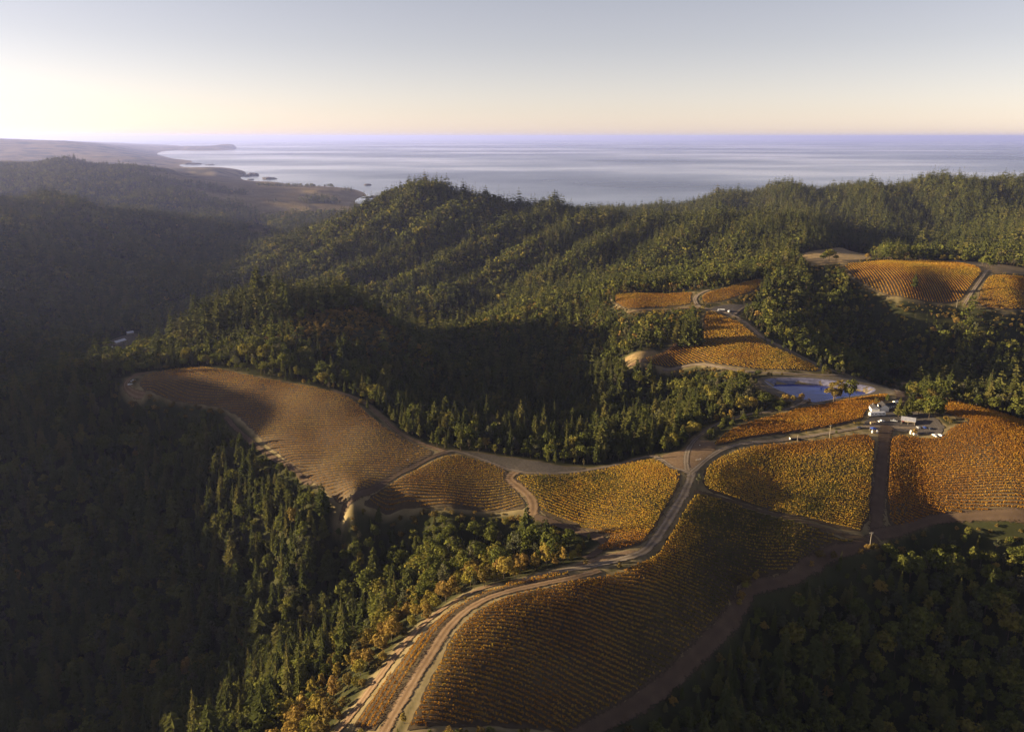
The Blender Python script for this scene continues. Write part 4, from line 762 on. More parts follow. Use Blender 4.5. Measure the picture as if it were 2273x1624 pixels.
VB = {
 # label, near per-vine leaf count, greenness, vine size, row spacing, soil
 'strip':  ('curved strip of golden vine rows between the lane and the track', 12, 0.2, 1.0, 3.0, 'soil'),
 'front':  ('large front vineyard of orange and green rows over the ridge', 12, 0.2, 1.0, 3.0, 'soil'),
 'mid':    ('shaded olive vineyard block between the main road and the dirt alley', 9, 0.42, 1.0, 2.8, 'soil'),
 'house':  ('bright orange vineyard strip between the pond and the house road', 9, 0.08, 1.05, 2.8, 'soil'),
 'right':  ('sunlit orange vineyard on the knoll right of the farmyard', 9, 0.1, 1.05, 2.8, 'soil'),
 'left':   ('bare brown terraced vineyard with sparse rows at the left', 6, 0.24, .8, 3.8, 'terrace'),
 'lower':  ('vineyard of curving amber rows below the reddish track', 9, 0.3, .85, 3.0, 'soil'),
 'saddle': ('green and amber vineyard block left of the main road bend', 9, 0.42, 1.0, 2.8, 'soil'),
 'slope':  ('triangular golden vineyard on the slope behind the pond', 6, 0.3, 1.0, 3.4, 'soil'),
 'ridge':  ('flat golden vineyard on the ridge left of the track bend', 6, 0.28, 1.0, 3.4, 'soil'),
 'crest':  ('small golden vineyard rising to the trees right of the bend', 6, 0.28, 1.0, 3.4, 'soil'),
 'far':    ('wide amber vineyard on the far right hilltop', 6, 0.28, 1.0, 3.6, 'soil'),
 'edge':   ('vineyard corner at the right edge beyond the far lane', 6, 0.28, 1.0, 3.6, 'soil'),
}
def green_at(x, y, base, name):
    g_ = base + fbm(x / 60, y / 60, 71, 3) * 0.5
    if name == 'front': g_ = g_ + 0.36 * smooth(0, 70, x - (y - 300) * .45) + 0.02 * smooth(25, 4, line_dist(ROADS['track'][0], x, y) - 14) - .1 * smooth(30, 8, line_dist(ROADS['main'][0], x, y) - 8) * smooth(480, 440, y)  # front block: right flank greener and darker, shade put into the leaf colour
    if name == 'saddle': g_ = g_ - 0.5 * smooth(475, 445, y)
    if name == 'mid': g_ = g_ - .3 * smooth(570, 600, y)
    return g_
def vine_row(parent, org, xs, ys, name, per, grn, size):
    r = math.hypot(float(np.mean(xs)), float(np.mean(ys)))
    z = terrain_z(xs, ys) + 0.3
    P = np.column_stack([xs + vg.normal(0, .10, len(xs)), ys + vg.normal(0, .10, len(xs)), z])
    vig = 1 + fbm(xs / 25, ys / 25, 77, 2) * .6
    keep = vg.uniform(size=len(xs)) < np.clip(0.97 * vig + (.0 if name != 'left' else -.15), .2, 1)
    P = P[keep]
    if len(P) < 3: return
    hg = 1.75 * size * np.clip(vig[keep], .6, 1.4) * vg.uniform(.75, 1.15, len(P))
    V, F = leaves_along(P, per, .30 * size * (1.0 if r < 480 else 1.1 if r < 800 else 1.4), hg, .22 * size)
    gr = np.clip(np.repeat(green_at(P[:, 0], P[:, 1], grn, name) + vg.normal(0, .08, len(P)), per * 4), -.3, 1)
    link('vine_row', mesh_np('vine_row', V - np.array(org), F, M['vine'], False, {'green': gr}), parent)
def block(name):
    poly, rd = VINEYARDS[name]
    label, per, grn, size, gap, soil = VB[name]
    Pp = chaikin(poly, 1, True)
    c = Pp.mean(0); org = (float(c[0]), float(c[1]), hz(*c))
    e = empty('vineyard', org); tag(e, label, 'vineyard')
    so = sheet('soil', poly, 0.30, M[soil], 4.0 if name != 'far' else 6.0, None, 2.0, org); so.parent = e
    if rd is None:
        # rows that follow the track
        T = chaikin(ROADS['track'][0], 3); T = densify(T, .85, False)
        tg = np.gradient(T, axis=0); tg /= np.linalg.norm(tg, axis=1)[:, None]
        nn = np.stack([-tg[:, 1], tg[:, 0]], -1)
        side = 1 if (poly_sd(Pp, (T + nn * 9)[:, 0], (T + nn * 9)[:, 1]) < 0).sum() > (poly_sd(Pp, (T - nn * 9)[:, 0], (T - nn * 9)[:, 1]) < 0).sum() else -1
        for k in range(1, 9):
            Q = T + nn * side * (3.0 + 2.9 * k)
            ins = poly_sd(Pp, Q[:, 0], Q[:, 1]) < -.3
            ii = np.where(ins)[0]
            for run in np.split(ii, np.where(np.diff(ii) > 3)[0] + 1):
                if len(run) > 8: vine_row(e, org, Q[run, 0], Q[run, 1], name, per, grn, size)
        return
    a, b = np.array(rd[0]), np.array(rd[1]); d = (b - a) / np.linalg.norm(b - a); n_ = np.array([-d[1], d[0]])
    s = (Pp - c) @ d; t = (Pp - c) @ n_
    step = 0.85
    bend = {'lower': 0.0011, 'left': 0.0005, 'saddle': -.0003}.get(name, 0.0)
    for tv in np.arange(t.min() - 20 + gap * .5, t.max() + 20, gap):
        sv = np.arange(s.min(), s.max(), step)
        Q = c + sv[:, None] * d + (tv + bend * sv ** 2)[:, None] * n_
        ins = poly_sd(Pp, Q[:, 0], Q[:, 1]) < -1.0
        ii = np.where(ins)[0]
        for run in np.split(ii, np.where(np.diff(ii) > 3)[0] + 1):
            if len(run) > 6: vine_row(e, org, Q[run, 0], Q[run, 1], name, per, grn, size)
for k in VINEYARDS: block(k)

# print('vine triangles', sum(2 * len(o.data.polygons) for o in C.objects if o.name.startswith('vine_row')))
# ---------------------------------------------------------------- things built by people
M['white'] = plain('white painted panels', (0.72, 0.70, 0.66), 0.5, vary=.06)
M['white_car'] = plain('white car paint', (0.75, 0.75, 0.74), 0.25, spec=.5, vary=.03)
M['silver'] = plain('silver car paint', (0.42, 0.43, 0.45), 0.3, metal=.3, vary=.04)
M['dark_car'] = plain('dark car paint', (0.035, 0.04, 0.06), 0.3, spec=.5)
M['blue_car'] = plain('blue paint', (0.03, 0.06, 0.25), 0.35)
M['red_paint'] = plain('red machine paint', (0.30, 0.035, 0.03), 0.5)
M['dark_roof'] = plain('dark shingle roof', (0.035, 0.032, 0.035), 0.8)
M['metal_roof'] = plain('pale metal roof', (0.56, 0.55, 0.58), 0.45, metal=.2)
M['glass'] = plain('dark window glass', (0.02, 0.025, 0.035), 0.08, spec=.6)
M['rubber'] = plain('black rubber', (0.02, 0.02, 0.02), 0.9)
M['steel'] = plain('galvanised steel', (0.35, 0.35, 0.36), 0.5, metal=.6)
M['timber'] = plain('pale sawn timber', (0.38, 0.28, 0.16), 0.85)
M['ceramic'] = plain('grey insulators', (0.5, 0.5, 0.5), 0.3)
M['lamp'] = plain('headlight lens', (0.7, 0.7, 0.65), 0.15)
M['rock'] = ground_mat('sea rock', [(0.3, (0.05, 0.045, 0.04)), (0.5, (0.09, 0.08, 0.07)), (0.7, (0.14, 0.12, 0.10))])
class MB:
    def __init__(self): self.bm = bmesh.new()
    def box(self, cx, cy, cz, sx, sy, sz, rx=0, ry=0, rz=0, bevel=0.0):
        m = Matrix.Translation((cx, cy, cz)) @ Matrix.Rotation(rz, 4, 'Z') @ Matrix.Rotation(ry, 4, 'Y') @ Matrix.Rotation(rx, 4, 'X') @ Matrix.Diagonal((sx, sy, sz, 1))
        r = bmesh.ops.create_cube(self.bm, size=1, matrix=m)
        if bevel:
            es = list({e for v in r['verts'] for e in v.link_edges})
            bmesh.ops.bevel(self.bm, geom=es, offset=bevel, segments=2, affect='EDGES')
        return self
    def cyl(self, p0, p1, r0, r1=None, n=10):
        p0 = Vector(p0); p1 = Vector(p1); d = p1 - p0
        m = Matrix.Translation((p0 + p1) / 2) @ d.to_track_quat('Z', 'Y').to_matrix().to_4x4()
        bmesh.ops.create_cone(self.bm, cap_ends=True, segments=n, radius1=r0, radius2=r0 if r1 is None else r1, depth=d.length, matrix=m)
        return self
    def prism(self, prof, y0, y1, inset=0.0, zc=0.0):
        """side profile (x,z) pulled from y0 to y1; points above zc lean in by inset"""
        a = [self.bm.verts.new((x, y0 + (inset if z > zc else 0), z)) for x, z in prof]
        b = [self.bm.verts.new((x, y1 - (inset if z > zc else 0), z)) for x, z in prof]
        n = len(prof)
        self.bm.faces.new(a[::-1]); self.bm.faces.new(b)
        for i in range(n): self.bm.faces.new((a[i], a[(i + 1) % n], b[(i + 1) % n], b[i]))
        return self
    def quad(self, *p):
        self.bm.faces.new([self.bm.verts.new(q) for q in p]); return self
    def build(self, name, mat, parent=None):
        bmesh.ops.recalc_face_normals(self.bm, faces=self.bm.faces)
        me = bpy.data.meshes.new(name); self.bm.to_mesh(me); self.bm.free(); me.materials.append(mat)
        return link(name, me, parent)
def heading(a, b): return math.atan2(b[1] - a[1], b[0] - a[0])
def root(name, p, rz, label, cat, group=None, lift=0.42):
    e = empty(name, (p[0], p[1], hz(*p) + lift), rz)
    return tag(e, label, cat, group)
# ---- utility poles
POLE_LABEL = ['weathered utility pole with crossarm at the corner of the front vineyard', 'tall utility pole beside the house road below the orange strip',
              'short bare pole beside the parked flatbed trailer', 'utility pole with wide crossarm above the pond spillway', 'utility pole with crossarm near the far right lane']
for i, p in enumerate(SPOTS['pole']):
    h = [11.5, 11.5, 6.5, 11.5, 11.0][i]
    e = root('utility_pole', p, R([12, 35, 0, -5, 10][i]), POLE_LABEL[i], 'utility pole', lift=0.0)
    MB().cyl((0, 0, -1), (0.05, 0, h), .19, .12, 8).build('pole', M['wood'], e)
    if i != 2:
        a = MB(); a.box(0, .17, h - .7, 2.9, .12, .16)
        if i in (0, 3): a.box(0, .17, h - 1.8, 2.2, .12, .16)
        ar = a.build('crossarm', M['wood'], e)
        for x in (-1.3, -.55, .55, 1.3): MB().cyl((x, .17, h - .62), (x, .17, h - .3), .07, .05, 6).build('insulator', M['ceramic'], ar)
        MB().cyl((-.9, .17, h - .75), (0, .17, h - 1.6), .04, n=5).cyl((.9, .17, h - .75), (0, .17, h - 1.6), .04, n=5).build('brace', M['steel'], e)
# ---- buildings
def window_at(parent, x, y, z, w, h, ny):
    """framed window on a wall facing +-y"""
    f = MB().box(x, y + ny * .03, z, w + .16, .06, h + .16).build('window', M['white'], parent)
    MB().box(x, y + ny * .075, z, w, .03, h).build('pane', M['glass'], f)
def gable(name, p, rz, label, L_, W_, hw, hr, wall, roof, over=.35, wins=3, door=True, lift=.3, chimney=False):
    e = root(name, p, rz, label, 'building', lift=lift)
    w = MB()
    prof = [(-W_ / 2, -1.0), (W_ / 2, -1.0), (W_ / 2, hw), (0, hw + hr), (-W_ / 2, hw)]
    a = [w.bm.verts.new((-L_ / 2, y, z)) for y, z in prof]; b = [w.bm.verts.new((L_ / 2, y, z)) for y, z in prof]
    w.bm.faces.new(a); w.bm.faces.new(b[::-1])
    for i in range(5): w.bm.faces.new((a[i], b[i], b[(i + 1) % 5], a[(i + 1) % 5]))
    w.build('wall', M[wall], e)
    r = MB(); th = math.atan2(hr, W_ / 2); sl = math.hypot(hr, W_ / 2) + over
    for s in (-1, 1):
        cy_ = s * (W_ / 4 + over * .5 * math.cos(th)); cz_ = hw + hr / 2 - over * .5 * math.sin(th) + .09
        r.box(0, cy_, cz_, L_ + 2 * over, sl, .14, rx=-s * th)
    ro = r.build('roof', M[roof], e)
    MB().box(0, 0, hw + hr + .16, L_ + 2 * over, .3, .12).build('ridge_cap', M[roof], ro)
    if chimney: MB().box(L_ * .2, W_ * .15, hw + hr + .3, .7, .7, 1.6).build('chimney', M['wood'], ro)
    for k in range(wins):
        window_at(e, -L_ / 2 + (k + .7) * L_ / (wins + .4), -W_ / 2, hw * .55, 1.1, 1.0, -1)
    if door:
        d = MB().box(L_ / 2 - 1.1, -W_ / 2 - .04, 1.0, 1.0, .08, 2.0).build('door', M['timber'], e)
        MB().box(L_ / 2 - 1.45, -W_ / 2 - .11, 1.0, .08, .06, .2).build('handle', M['steel'], d)
    return e
a, b = SPOTS['trailer']; mid = ((a[0] + b[0]) / 2, (a[1] + b[1]) / 2); hd = heading(a, b)
e = root('house_trailer', mid, hd, 'long white house trailer with rounded ends beside the farmhouse', 'trailer')
MB().box(0, 0, 1.95, 14.5, 3.0, 2.7, bevel=.35).build('body', M['white'], e)
MB().box(0, 0, 3.34, 13.6, 2.6, .12).build('roof', M['metal_roof'], e)
MB().box(0, 0, .38, 13.4, 2.4, .5).build('skirt', M['steel'], e)
for x in (-5.2, -2.2, 1.6, 5.0): window_at(e, x, -1.5, 2.2, 1.2, .9, -1)
window_at(e, 3.3, -1.5, 2.2, .8, .7, -1)
d = MB().box(-.2, -1.53, 1.65, .85, .07, 1.95).build('door', M['metal_roof'], e); MB().box(.1, -1.6, 1.6, .08, .06, .2).build('handle', M['steel'], d)
MB().cyl((-7.2, 0, .5), (-8.6, 0, .45), .09).cyl((-7.2, .7, .5), (-8.6, 0, .45), .06).build('hitch', M['steel'], e)
for x in (2.6, 3.6):
    for s in (-1, 1): MB().cyl((x, s * 1.18, .4), (x, s * 1.42, .4), .38, n=14).build('wheel', M['rubber'], e)
a, b = SPOTS['house']; hd2 = heading(a, b)
nx, ny = -math.sin(hd2), math.cos(hd2)
c = ((a[0] + b[0]) / 2 + nx * 6.0, (a[1] + b[1]) / 2 + ny * 6.0)
gable('farmhouse', c, hd2 + R(68), 'white gabled farmhouse with dark roof behind the trailer', 9.0, 6.5, 3.2, 2.2, 'white', 'dark_roof', chimney=True)
c2 = (c[0] + 8.5, c[1] + 2.0)
gable('farmhouse_wing', c2, hd2 + R(68), 'taller white gabled wing right of the farmhouse', 10.0, 7.0, 3.6, 2.6, 'white', 'dark_roof')
a, b = SPOTS['cabin']; c3 = ((a[0] + b[0]) / 2 + 7, (a[1] + b[1]) / 2 + 10)
gable('cabin', c3, hd2 + R(8), 'low dark roofed cabin with white trim under the yard trees', 9.0, 5.5, 2.6, 1.5, 'white', 'dark_roof')
gable('garden_shed', (c3[0] + 9, c3[1] + 9), R(20), 'small white roofed shed behind the cabin', 4, 3, 2.2, .8, 'white', 'white', wins=1)
a, b = SPOTS['shed']; hd3 = heading(a, b); mid = ((a[0] + b[0]) / 2, (a[1] + b[1]) / 2 + 3)
e = root('open_shed', mid, hd3, 'open sided machine shed with pale metal roof', 'shed')
for x in (-5, 0, 5):
    for y, hh in ((-2.8, 2.9), (2.8, 4.1)): MB().box(x, y, hh / 2 - .3, .22, .22, hh + .6).build('post', M['wood'], e)
ra = math.atan2(1.2, 5.6)
ro = MB().box(0, 0, 3.72, 11.2, 6.9, .1, rx=ra).build('roof', M['metal_roof'], e)
for k in range(12): MB().box(-5.3 + k * .965, 0, 3.80, .12, 6.9, .06, rx=ra).build('roof_rib', M['metal_roof'], ro)
MB().box(0, 2.85, 1.7, 10.4, .1, 3.6).build('back_wall', M['wood'], e)
MB().box(5.1, 0, 1.5, .1, 5.4, 3.0).build('side_wall', M['wood'], e)
# hamlet in the valley
bs = SPOTS['barn']
for k, (i, j, L_, W_, lab) in enumerate([(0, 1, 24, 9, 'long pale roofed barn in the shaded valley at the left'), (2, 3, 13, 9, 'low pale roofed shed beside the yellow tree in the valley'), (4, 5, 12, 7, 'small pale roofed house farthest back in the valley')]):
    a, b = bs[i], bs[j]
    gable('barn' if k < 2 else 'valley_house', ((a[0] + b[0]) / 2, (a[1] + b[1]) / 2), heading(a, b) + R([0, 8, 0][k]), lab, L_, W_, 3.6, 2.6, 'wood', 'metal_roof', wins=4 if k == 0 else 2)
# ---- vehicles
def vehicle(kind, p, rz, paint, label, lift=.44):
    e = root({'pickup': 'pickup_truck', 'car': 'car', 'van': 'van'}[kind], p, rz, label, {'pickup': 'pickup', 'car': 'car', 'van': 'van'}[kind], lift=lift)
    if kind == 'pickup':
        MB().prism([(-2.7, .42), (2.65, .42), (2.75, .7), (2.68, .98), (1.2, 1.1), (-2.7, 1.1)], -.95, .95, .06, .9).build('body', M[paint], e)
        MB().prism([(1.35, 1.08), (.62, 1.78), (-.62, 1.82), (-.85, 1.08)], -.9, .9, .16, 1.4).build('cab', M[paint], e)
        MB().box(-1.8, 0, 1.105, 1.6, 1.6, .03).build('bed', M['rubber'], e)
        ws, wb, wf, roofz = (-.55, .5), .8, 1.2, 1.78
        ax = (-1.7, 1.75)
    elif kind == 'car':
        MB().prism([(-2.2, .35), (2.2, .35), (2.3, .62), (2.1, .86), (1.1, .96), (-2.1, 1.0), (-2.3, .8)], -.88, .88, .06, .8).build('body', M[paint], e)
        MB().prism([(1.05, .95), (.35, 1.46), (-1.35, 1.5), (-2.0, 1.0)], -.82, .82, .16, 1.3).build('cab', M[paint], e)
        ws, wb, wf, roofz = (-1.3, .3), .72, 1.0, 1.46
        ax = (-1.35, 1.4)
    else:
        MB().prism([(-2.8, .4), (2.6, .4), (2.75, .8), (2.5, 1.2), (1.7, 2.3), (-2.7, 2.4), (-2.85, 1.4)], -.98, .98, .1, 1.6).build('body', M[paint], e)
        ws, wb, wf, roofz = (.4, 1.6), 1.55, 2.0, 2.3
        ax = (-1.7, 1.75)
    z0 = {'pickup': 1.2, 'car': 1.04, 'van': 1.35}[kind]
    for s in (-1, 1):
        y = s * (.93 if kind != 'van' else 1.0)
        yt = s * (.80 if kind != 'van' else .93)
        MB().quad((ws[0], y * .96, z0), (ws[1] + .3, y * .96, z0), (ws[1], yt, roofz - .12), (ws[0] + .1, yt, roofz - .12)).build('side_window', M['glass'], e)
    fx = {'pickup': (1.28, .72), 'car': (1.0, .45), 'van': (2.48, 1.82)}[kind]
    MB().quad((fx[0] + .04, -.7, z0), (fx[0] + .04, .7, z0), (fx[1] + .04, .62, roofz - .08), (fx[1] + .04, -.62, roofz - .08)).build('windscreen', M['glass'], e)
    for x in ax:
        for s in (-1, 1):
            w = MB().cyl((x, s * .7, .36), (x, s * .96, .36), .36, n=14).build('wheel', M['rubber'], e)
            MB().cyl((x, s * .95, .36), (x, s * .985, .36), .2, n=10).build('rim', M['steel'], w)
    hx = {'pickup': 2.71, 'car': 2.24, 'van': 2.66}[kind]
    for s in (-1, 1): MB().box(hx, s * .68, .78, .1, .36, .18).build('headlight', M['lamp'], e)
    return e
S = SPOTS
vehicle('pickup', S['pickup'][0], R(18), 'white_car', 'white pickup parked in front of the house trailer')
vehicle('pickup', S['pickup'][1], R(-25), 'silver', 'silver pickup parked in the yard below the cabin')
vehicle('pickup', S['suv'][0], R(100), 'white_car', 'white pickup at the yard corner, left of the two parked together')
vehicle('car', S['suv'][1], R(112), 'white_car', 'white car at the yard corner, right of the two parked together')
vehicle('car', S['dark_car'][0], R(80), 'blue_car', 'dark blue car in the row right of the open shed')
vehicle('car', S['dark_car'][1], R(84), 'dark_car', 'black car at the right end of the row by the shed')
vehicle('car', S['dark_car'][2], R(88), 'silver', 'grey car closest to the open shed')
vehicle('car', S['blue_car'][0], R(10), 'dark_car', 'dark car on the house road entering the yard')
vehicle('van', S['van'][0], R(60), 'white_car', 'white van in the gravel clearing below the golden ridge vineyard')
vehicle('pickup', S['tip_car'][0], R(70), 'white_car', 'white pickup on the turning loop at the far left vineyard tip')
vehicle('car', S['tip_car'][1], R(40), 'white_car', 'small white car nearer on the turning loop at the far left vineyard tip')
a, b = S['truck']; e = root('tank_truck', ((a[0] + b[0]) / 2, (a[1] + b[1]) / 2), heading(a, b), 'white tank truck beside the van in the gravel clearing', 'truck')
MB().box(-3.6, 0, 1.5, 2.0, 2.3, 2.1, bevel=.15).build('cab', M['white_car'], e)
MB().cyl((-2.2, 0, 1.9), (4.2, 0, 1.9), 1.05, n=18).build('tank', M['white'], e)
MB().box(.4, 0, .75, 8.6, 1.0, .3).build('chassis', M['rubber'], e)
MB().quad((-4.63, -.9, 1.6), (-4.63, .9, 1.6), (-4.6, .85, 2.3), (-4.6, -.85, 2.3)).build('windscreen', M['glass'], e)
for x in (-3.5, 1.6, 2.9):
    for s in (-1, 1): MB().cyl((x, s * .8, .48), (x, s * 1.15, .48), .48, n=14).build('wheel', M['rubber'], e)
a, b = S['flatbed']; e = root('flatbed_trailer', ((a[0] + b[0]) / 2, (a[1] + b[1]) / 2), heading(a, b), 'long dark flatbed trailer parked on the house road', 'trailer')
MB().box(0, 0, 1.0, 10.0, 2.4, .25).build('deck', M['rubber'], e)
MB().box(-4.9, 0, 1.7, .15, 2.4, 1.5).build('headboard', M['white'], e)
for s in (-1, 1): MB().box(.1, s * 1.15, 1.35, 9.6, .08, .45).build('side_board', M['dark_roof'], e)
for x in (2.6, 3.7, -3.4):
    for s in (-1, 1): MB().cyl((x, s * .85, .45), (x, s * 1.15, .45), .45, n=12).build('wheel', M['rubber'], e)
e = root('tractor', S['tractor'][0], R(30), 'red tractor standing left of the open shed', 'tractor')
MB().box(.9, 0, 1.15, 1.9, .8, .8, bevel=.1).build('bonnet', M['red_paint'], e)
MB().box(-.5, 0, 1.0, 1.2, 1.0, .5).build('chassis', M['dark_roof'], e)
cb = MB()
for x in (-1.0, .1):
    for s in (-1, 1): cb.box(x, s * .6, 1.9, .08, .08, 1.5)
cb.box(-.45, 0, 2.68, 1.5, 1.5, .1).build('canopy', M['red_paint'], e)
MB().box(-.7, 0, 1.45, .5, .5, .4).build('seat', M['rubber'], e)
for s in (-1, 1):
    MB().cyl((-.8, s * .65, .8), (-.8, s * 1.1, .8), .8, n=16).build('rear_wheel', M['rubber'], e)
    MB().cyl((1.4, s * .5, .45), (1.4, s * .78, .45), .45, n=14).build('front_wheel', M['rubber'], e)
p = S['tarp'][0]; e = root('canopy_tent', p, R(8), 'blue canopy tent on white legs at the edge of the yard', 'canopy tent')
t = MB(); vs_ = [t.bm.verts.new(q) for q in ((-2, -2, 2.5), (2, -2, 2.5), (2, 2, 2.5), (-2, 2, 2.5), (0, 0, 3.5), (-2.02, -2.02, 2.1), (2.02, -2.02, 2.1), (2.02, 2.02, 2.1), (-2.02, 2.02, 2.1))]
for i in range(4):
    t.bm.faces.new((vs_[i], vs_[(i + 1) % 4], vs_[4])); t.bm.faces.new((vs_[5 + i], vs_[5 + (i + 1) % 4], vs_[(i + 1) % 4], vs_[i]))
t.build('canopy', M['blue_car'], e)
for sx in (-1, 1):
    for sy in (-1, 1): MB().box(sx * 1.9, sy * 1.9, 1.0, .08, .08, 2.4).build('leg', M['white'], e)
def water_tank(p, label, group=None, h=1.6, r=.75):
    e = root('water_tank', p, 0, label, 'water tank', group)
    MB().cyl((0, 0, -.2), (0, 0, h), r, n=18).build('barrel', M['white'], e)
    MB().cyl((0, 0, h), (0, 0, h + .3), r, r * .3, 18).build('dome', M['white'], e)
    MB().cyl((0, 0, h + .28), (0, 0, h + .42), .22, n=10).build('lid', M['steel'], e)
water_tank((p[0] - 1.9, p[1] - 2.9), 'white water tank at the left foot of the blue canopy'); water_tank((p[0] + 1.9, p[1] - 2.9), 'white water tank at the right foot of the blue canopy')
water_tank(S['tank'][0], 'taller white water tank on the lower side of the yard', h=2.6, r=1.0)
q = S['tank'][1]; e = root('box_trailer', q, R(5), 'small white box trailer beside the tall water tank', 'trailer')
MB().box(0, 0, 1.3, 3.2, 1.8, 1.6, bevel=.08).build('body', M['white'], e); MB().cyl((-1.6, 0, .55), (-2.7, 0, .5), .06).build('hitch', M['steel'], e)
for s in (-1, 1): MB().cyl((.2, s * .75, .35), (.2, s * 1.0, .35), .35, n=12).build('wheel', M['rubber'], e)
p = S['bale'][0]
for i in range(3):
    for k in range(2):
        e = root('fruit_bin', (p[0] - 2.2 + i * 1.7, p[1] + .2 * i), R(12), ('upper' if k else 'lower') + ' tan wooden fruit bin, ' + ['left', 'middle', 'right'][i] + ' of the stack before the trailer', 'fruit bin', 'stacked fruit bins', lift=.44 + k * 1.02)
        MB().box(0, 0, .12, 1.3, 1.3, .08).build('floor_board', M['timber'], e)
        for s in (-1, 1):
            MB().box(0, s * .64, .56, 1.36, .06, .8).build('side_board', M['timber'], e); MB().box(s * .65, 0, .56, .06, 1.2, .8).build('end_board', M['timber'], e)
            MB().box(0, s * .5, .04, 1.3, .12, .08).build('skid', M['timber'], e)
# ---- small things by the roads
e = root('sign_post', S['post'][0], 0, 'small sign post at the fork of the gravel roads', 'sign post'); MB().box(0, 0, .9, .12, .12, 2.4).build('post', M['wood'], e); MB().box(0, -.09, 1.8, .7, .05, .5).build('board', M['white'], e)
e = root('road_gate', S['post'][1], R(25), 'white metal gate standing open at the road junction', 'gate')
for x in (-2.2, 2.2): MB().box(x, 0, .6, .14, .14, 1.6).build('post', M['wood'], e)
for z in (.35, .7, 1.05): MB().box(0, 0, z, 4.3, .06, .07).build('rail', M['white'], e)
e = root('marker_post', S['marker'][0], 0, 'white marker post among the sparse terraced rows', 'post'); MB().box(0, 0, .8, .15, .15, 2.2).build('post', M['wood'], e); MB().box(0, -.1, 1.7, .8, .06, .6).build('plate', M['white'], e)
# trellis end posts on the rows that meet the track and the bend
# ---- rocks in the sea
def rock(p, w, h, label):
    bm = bmesh.new(); bmesh.ops.create_icosphere(bm, subdivisions=3, radius=1)
    sd = random.randint(0, 999)
    for v in bm.verts:
        n = fbm(np.array([v.co.x * 1.6 + sd]), np.array([v.co.y * 1.6 + v.co.z]), 88, 3)[0]
        f = 1 + n * 1.1
        v.co = Vector((v.co.x * w * f, v.co.y * w * .7 * f, max(-.3, v.co.z) * h * (1 + n * 1.4)))
    me = bpy.data.meshes.new('sea_rock'); bm.to_mesh(me); bm.free(); me.materials.append(M['rock'])
    tag(link('sea_rock', me, None, (p[0], p[1], 0)), label, 'sea rock', 'rocks off the coast')
RL = ['tall round sea rock off the near headland', 'long low sea rock right of the tall round one', 'lone sea rock off the grassy point', 'low rock in the bay beyond the headland', 'small rock farther out in the bay',
      'rock at the foot of the headland tip', 'pointed rock against the headland tip', 'small low rock below the headland', 'rock at the tip of the grassy point', 'small rock beside the tip of the grassy point']
for (p, w, h), lb in zip(ISLETS, RL): rock(p, w, h, lb)
# ---------------------------------------------------------------- trees one can pick out
def spot_trees(key, forms, hs, name, cat, labels, group, wides=None):
    for i, p in enumerate(SPOTS[key]):
        lab = labels[i] if i < len(labels) else labels[-1]
        make_tree(name if isinstance(name, str) else name[i], forms[i % len(forms)], p[0], p[1], hs[i % len(hs)] * random.uniform(.92, 1.08), lab, cat, group if i >= len(labels) - 1 else None, (wides or [1.0])[i % len(wides or [1.0])])
spot_trees('pond_tree', ['yellow_green', 'round0'], [24, 22], 'cottonwood_tree', 'tree', ['yellow green cottonwood at the near edge of the pond', 'dark cottonwood beside the yellow green one at the pond'], None, [1.0, .8])
spot_trees('golden', ['gold2', 'yellow_green', 'gold0', 'yellow_green', 'gold0', 'shrub0', 'yellow_green', 'gold1', 'gold1', 'gold1', 'gold0', 'yellow_green', 'gold1', 'gold0', 'gold2'],
           [13, 11, 12.5, 12, 10, 4.5, 11, 10, 14, 12, 11, 12, 10, 13, 11.5], 'autumn_tree', 'autumn tree',
           ['large round golden tree behind the curved vine strip', 'yellow green tree just left of the large round golden one', 'golden tree second left of the large round golden one', 'yellow green tree at the start of the roadside row',
            'golden tree leaning over the end of the lane', 'low rounded bush where the lane meets the vine strip', 'slim yellow green tree right of the large round golden one', 'thin golden tree behind the right end of the vine strip',
            'tall russet poplar near the road corner, left of two', 'tall russet poplar near the road corner, right of two', 'golden leaved tree in the lit row along the lane'], 'golden trees along the lane', [1.0, 1.1, .95, 1.0, 1.0, 1.1, .8, .8, .62, .62, 1.0, 1.1, .9, 1.0, 1.05])
spot_trees('willow', ['gold1', 'gold0', 'gold2', 'grey0', 'gold0', 'gold1', 'gold2', 'gold0', 'yellow_green', 'gold1', 'grey1'], [13, 14, 11, 12, 15, 16, 13, 9, 8, 9, 9], 'autumn_tree', 'autumn tree',
           ['pale golden poplar left of the upper gravel road', 'tallest pale golden poplar left of the upper gravel road', 'short golden poplar closest to the upper gravel road', 'grey green poplar at the left of the golden group', 'broad golden tree left of the pond bank', 'tallest golden tree left of the pond bank', 'golden tree leaning right beside the pond bank', 'low golden tree along the upper gravel road'], 'low trees along the upper gravel road', [.9])
spot_trees('pond_bush', ['gold2', 'gold0', 'gold2', 'shrub0', 'shrub1'], [8, 6.5, 8.5, 6, 5], 'autumn_bush', 'bush', ['round amber bush below the left pond bank', 'small amber bush between two larger ones below the pond', 'amber bush nearest the pond water', 'olive bush at the left end of the pond bank', 'low olive bush at the pond edge'], None)
spot_trees('shore_bush', ['gold0', 'gold2', 'gold1', 'gold0'], [9, 12, 11, 9], 'autumn_tree', 'autumn tree', ['golden bush left of the pale group above the pond', 'tallest pale golden tree above the pond left corner', 'slim golden tree above the pond left corner', 'low golden tree in front of the pale group above the pond'], None)
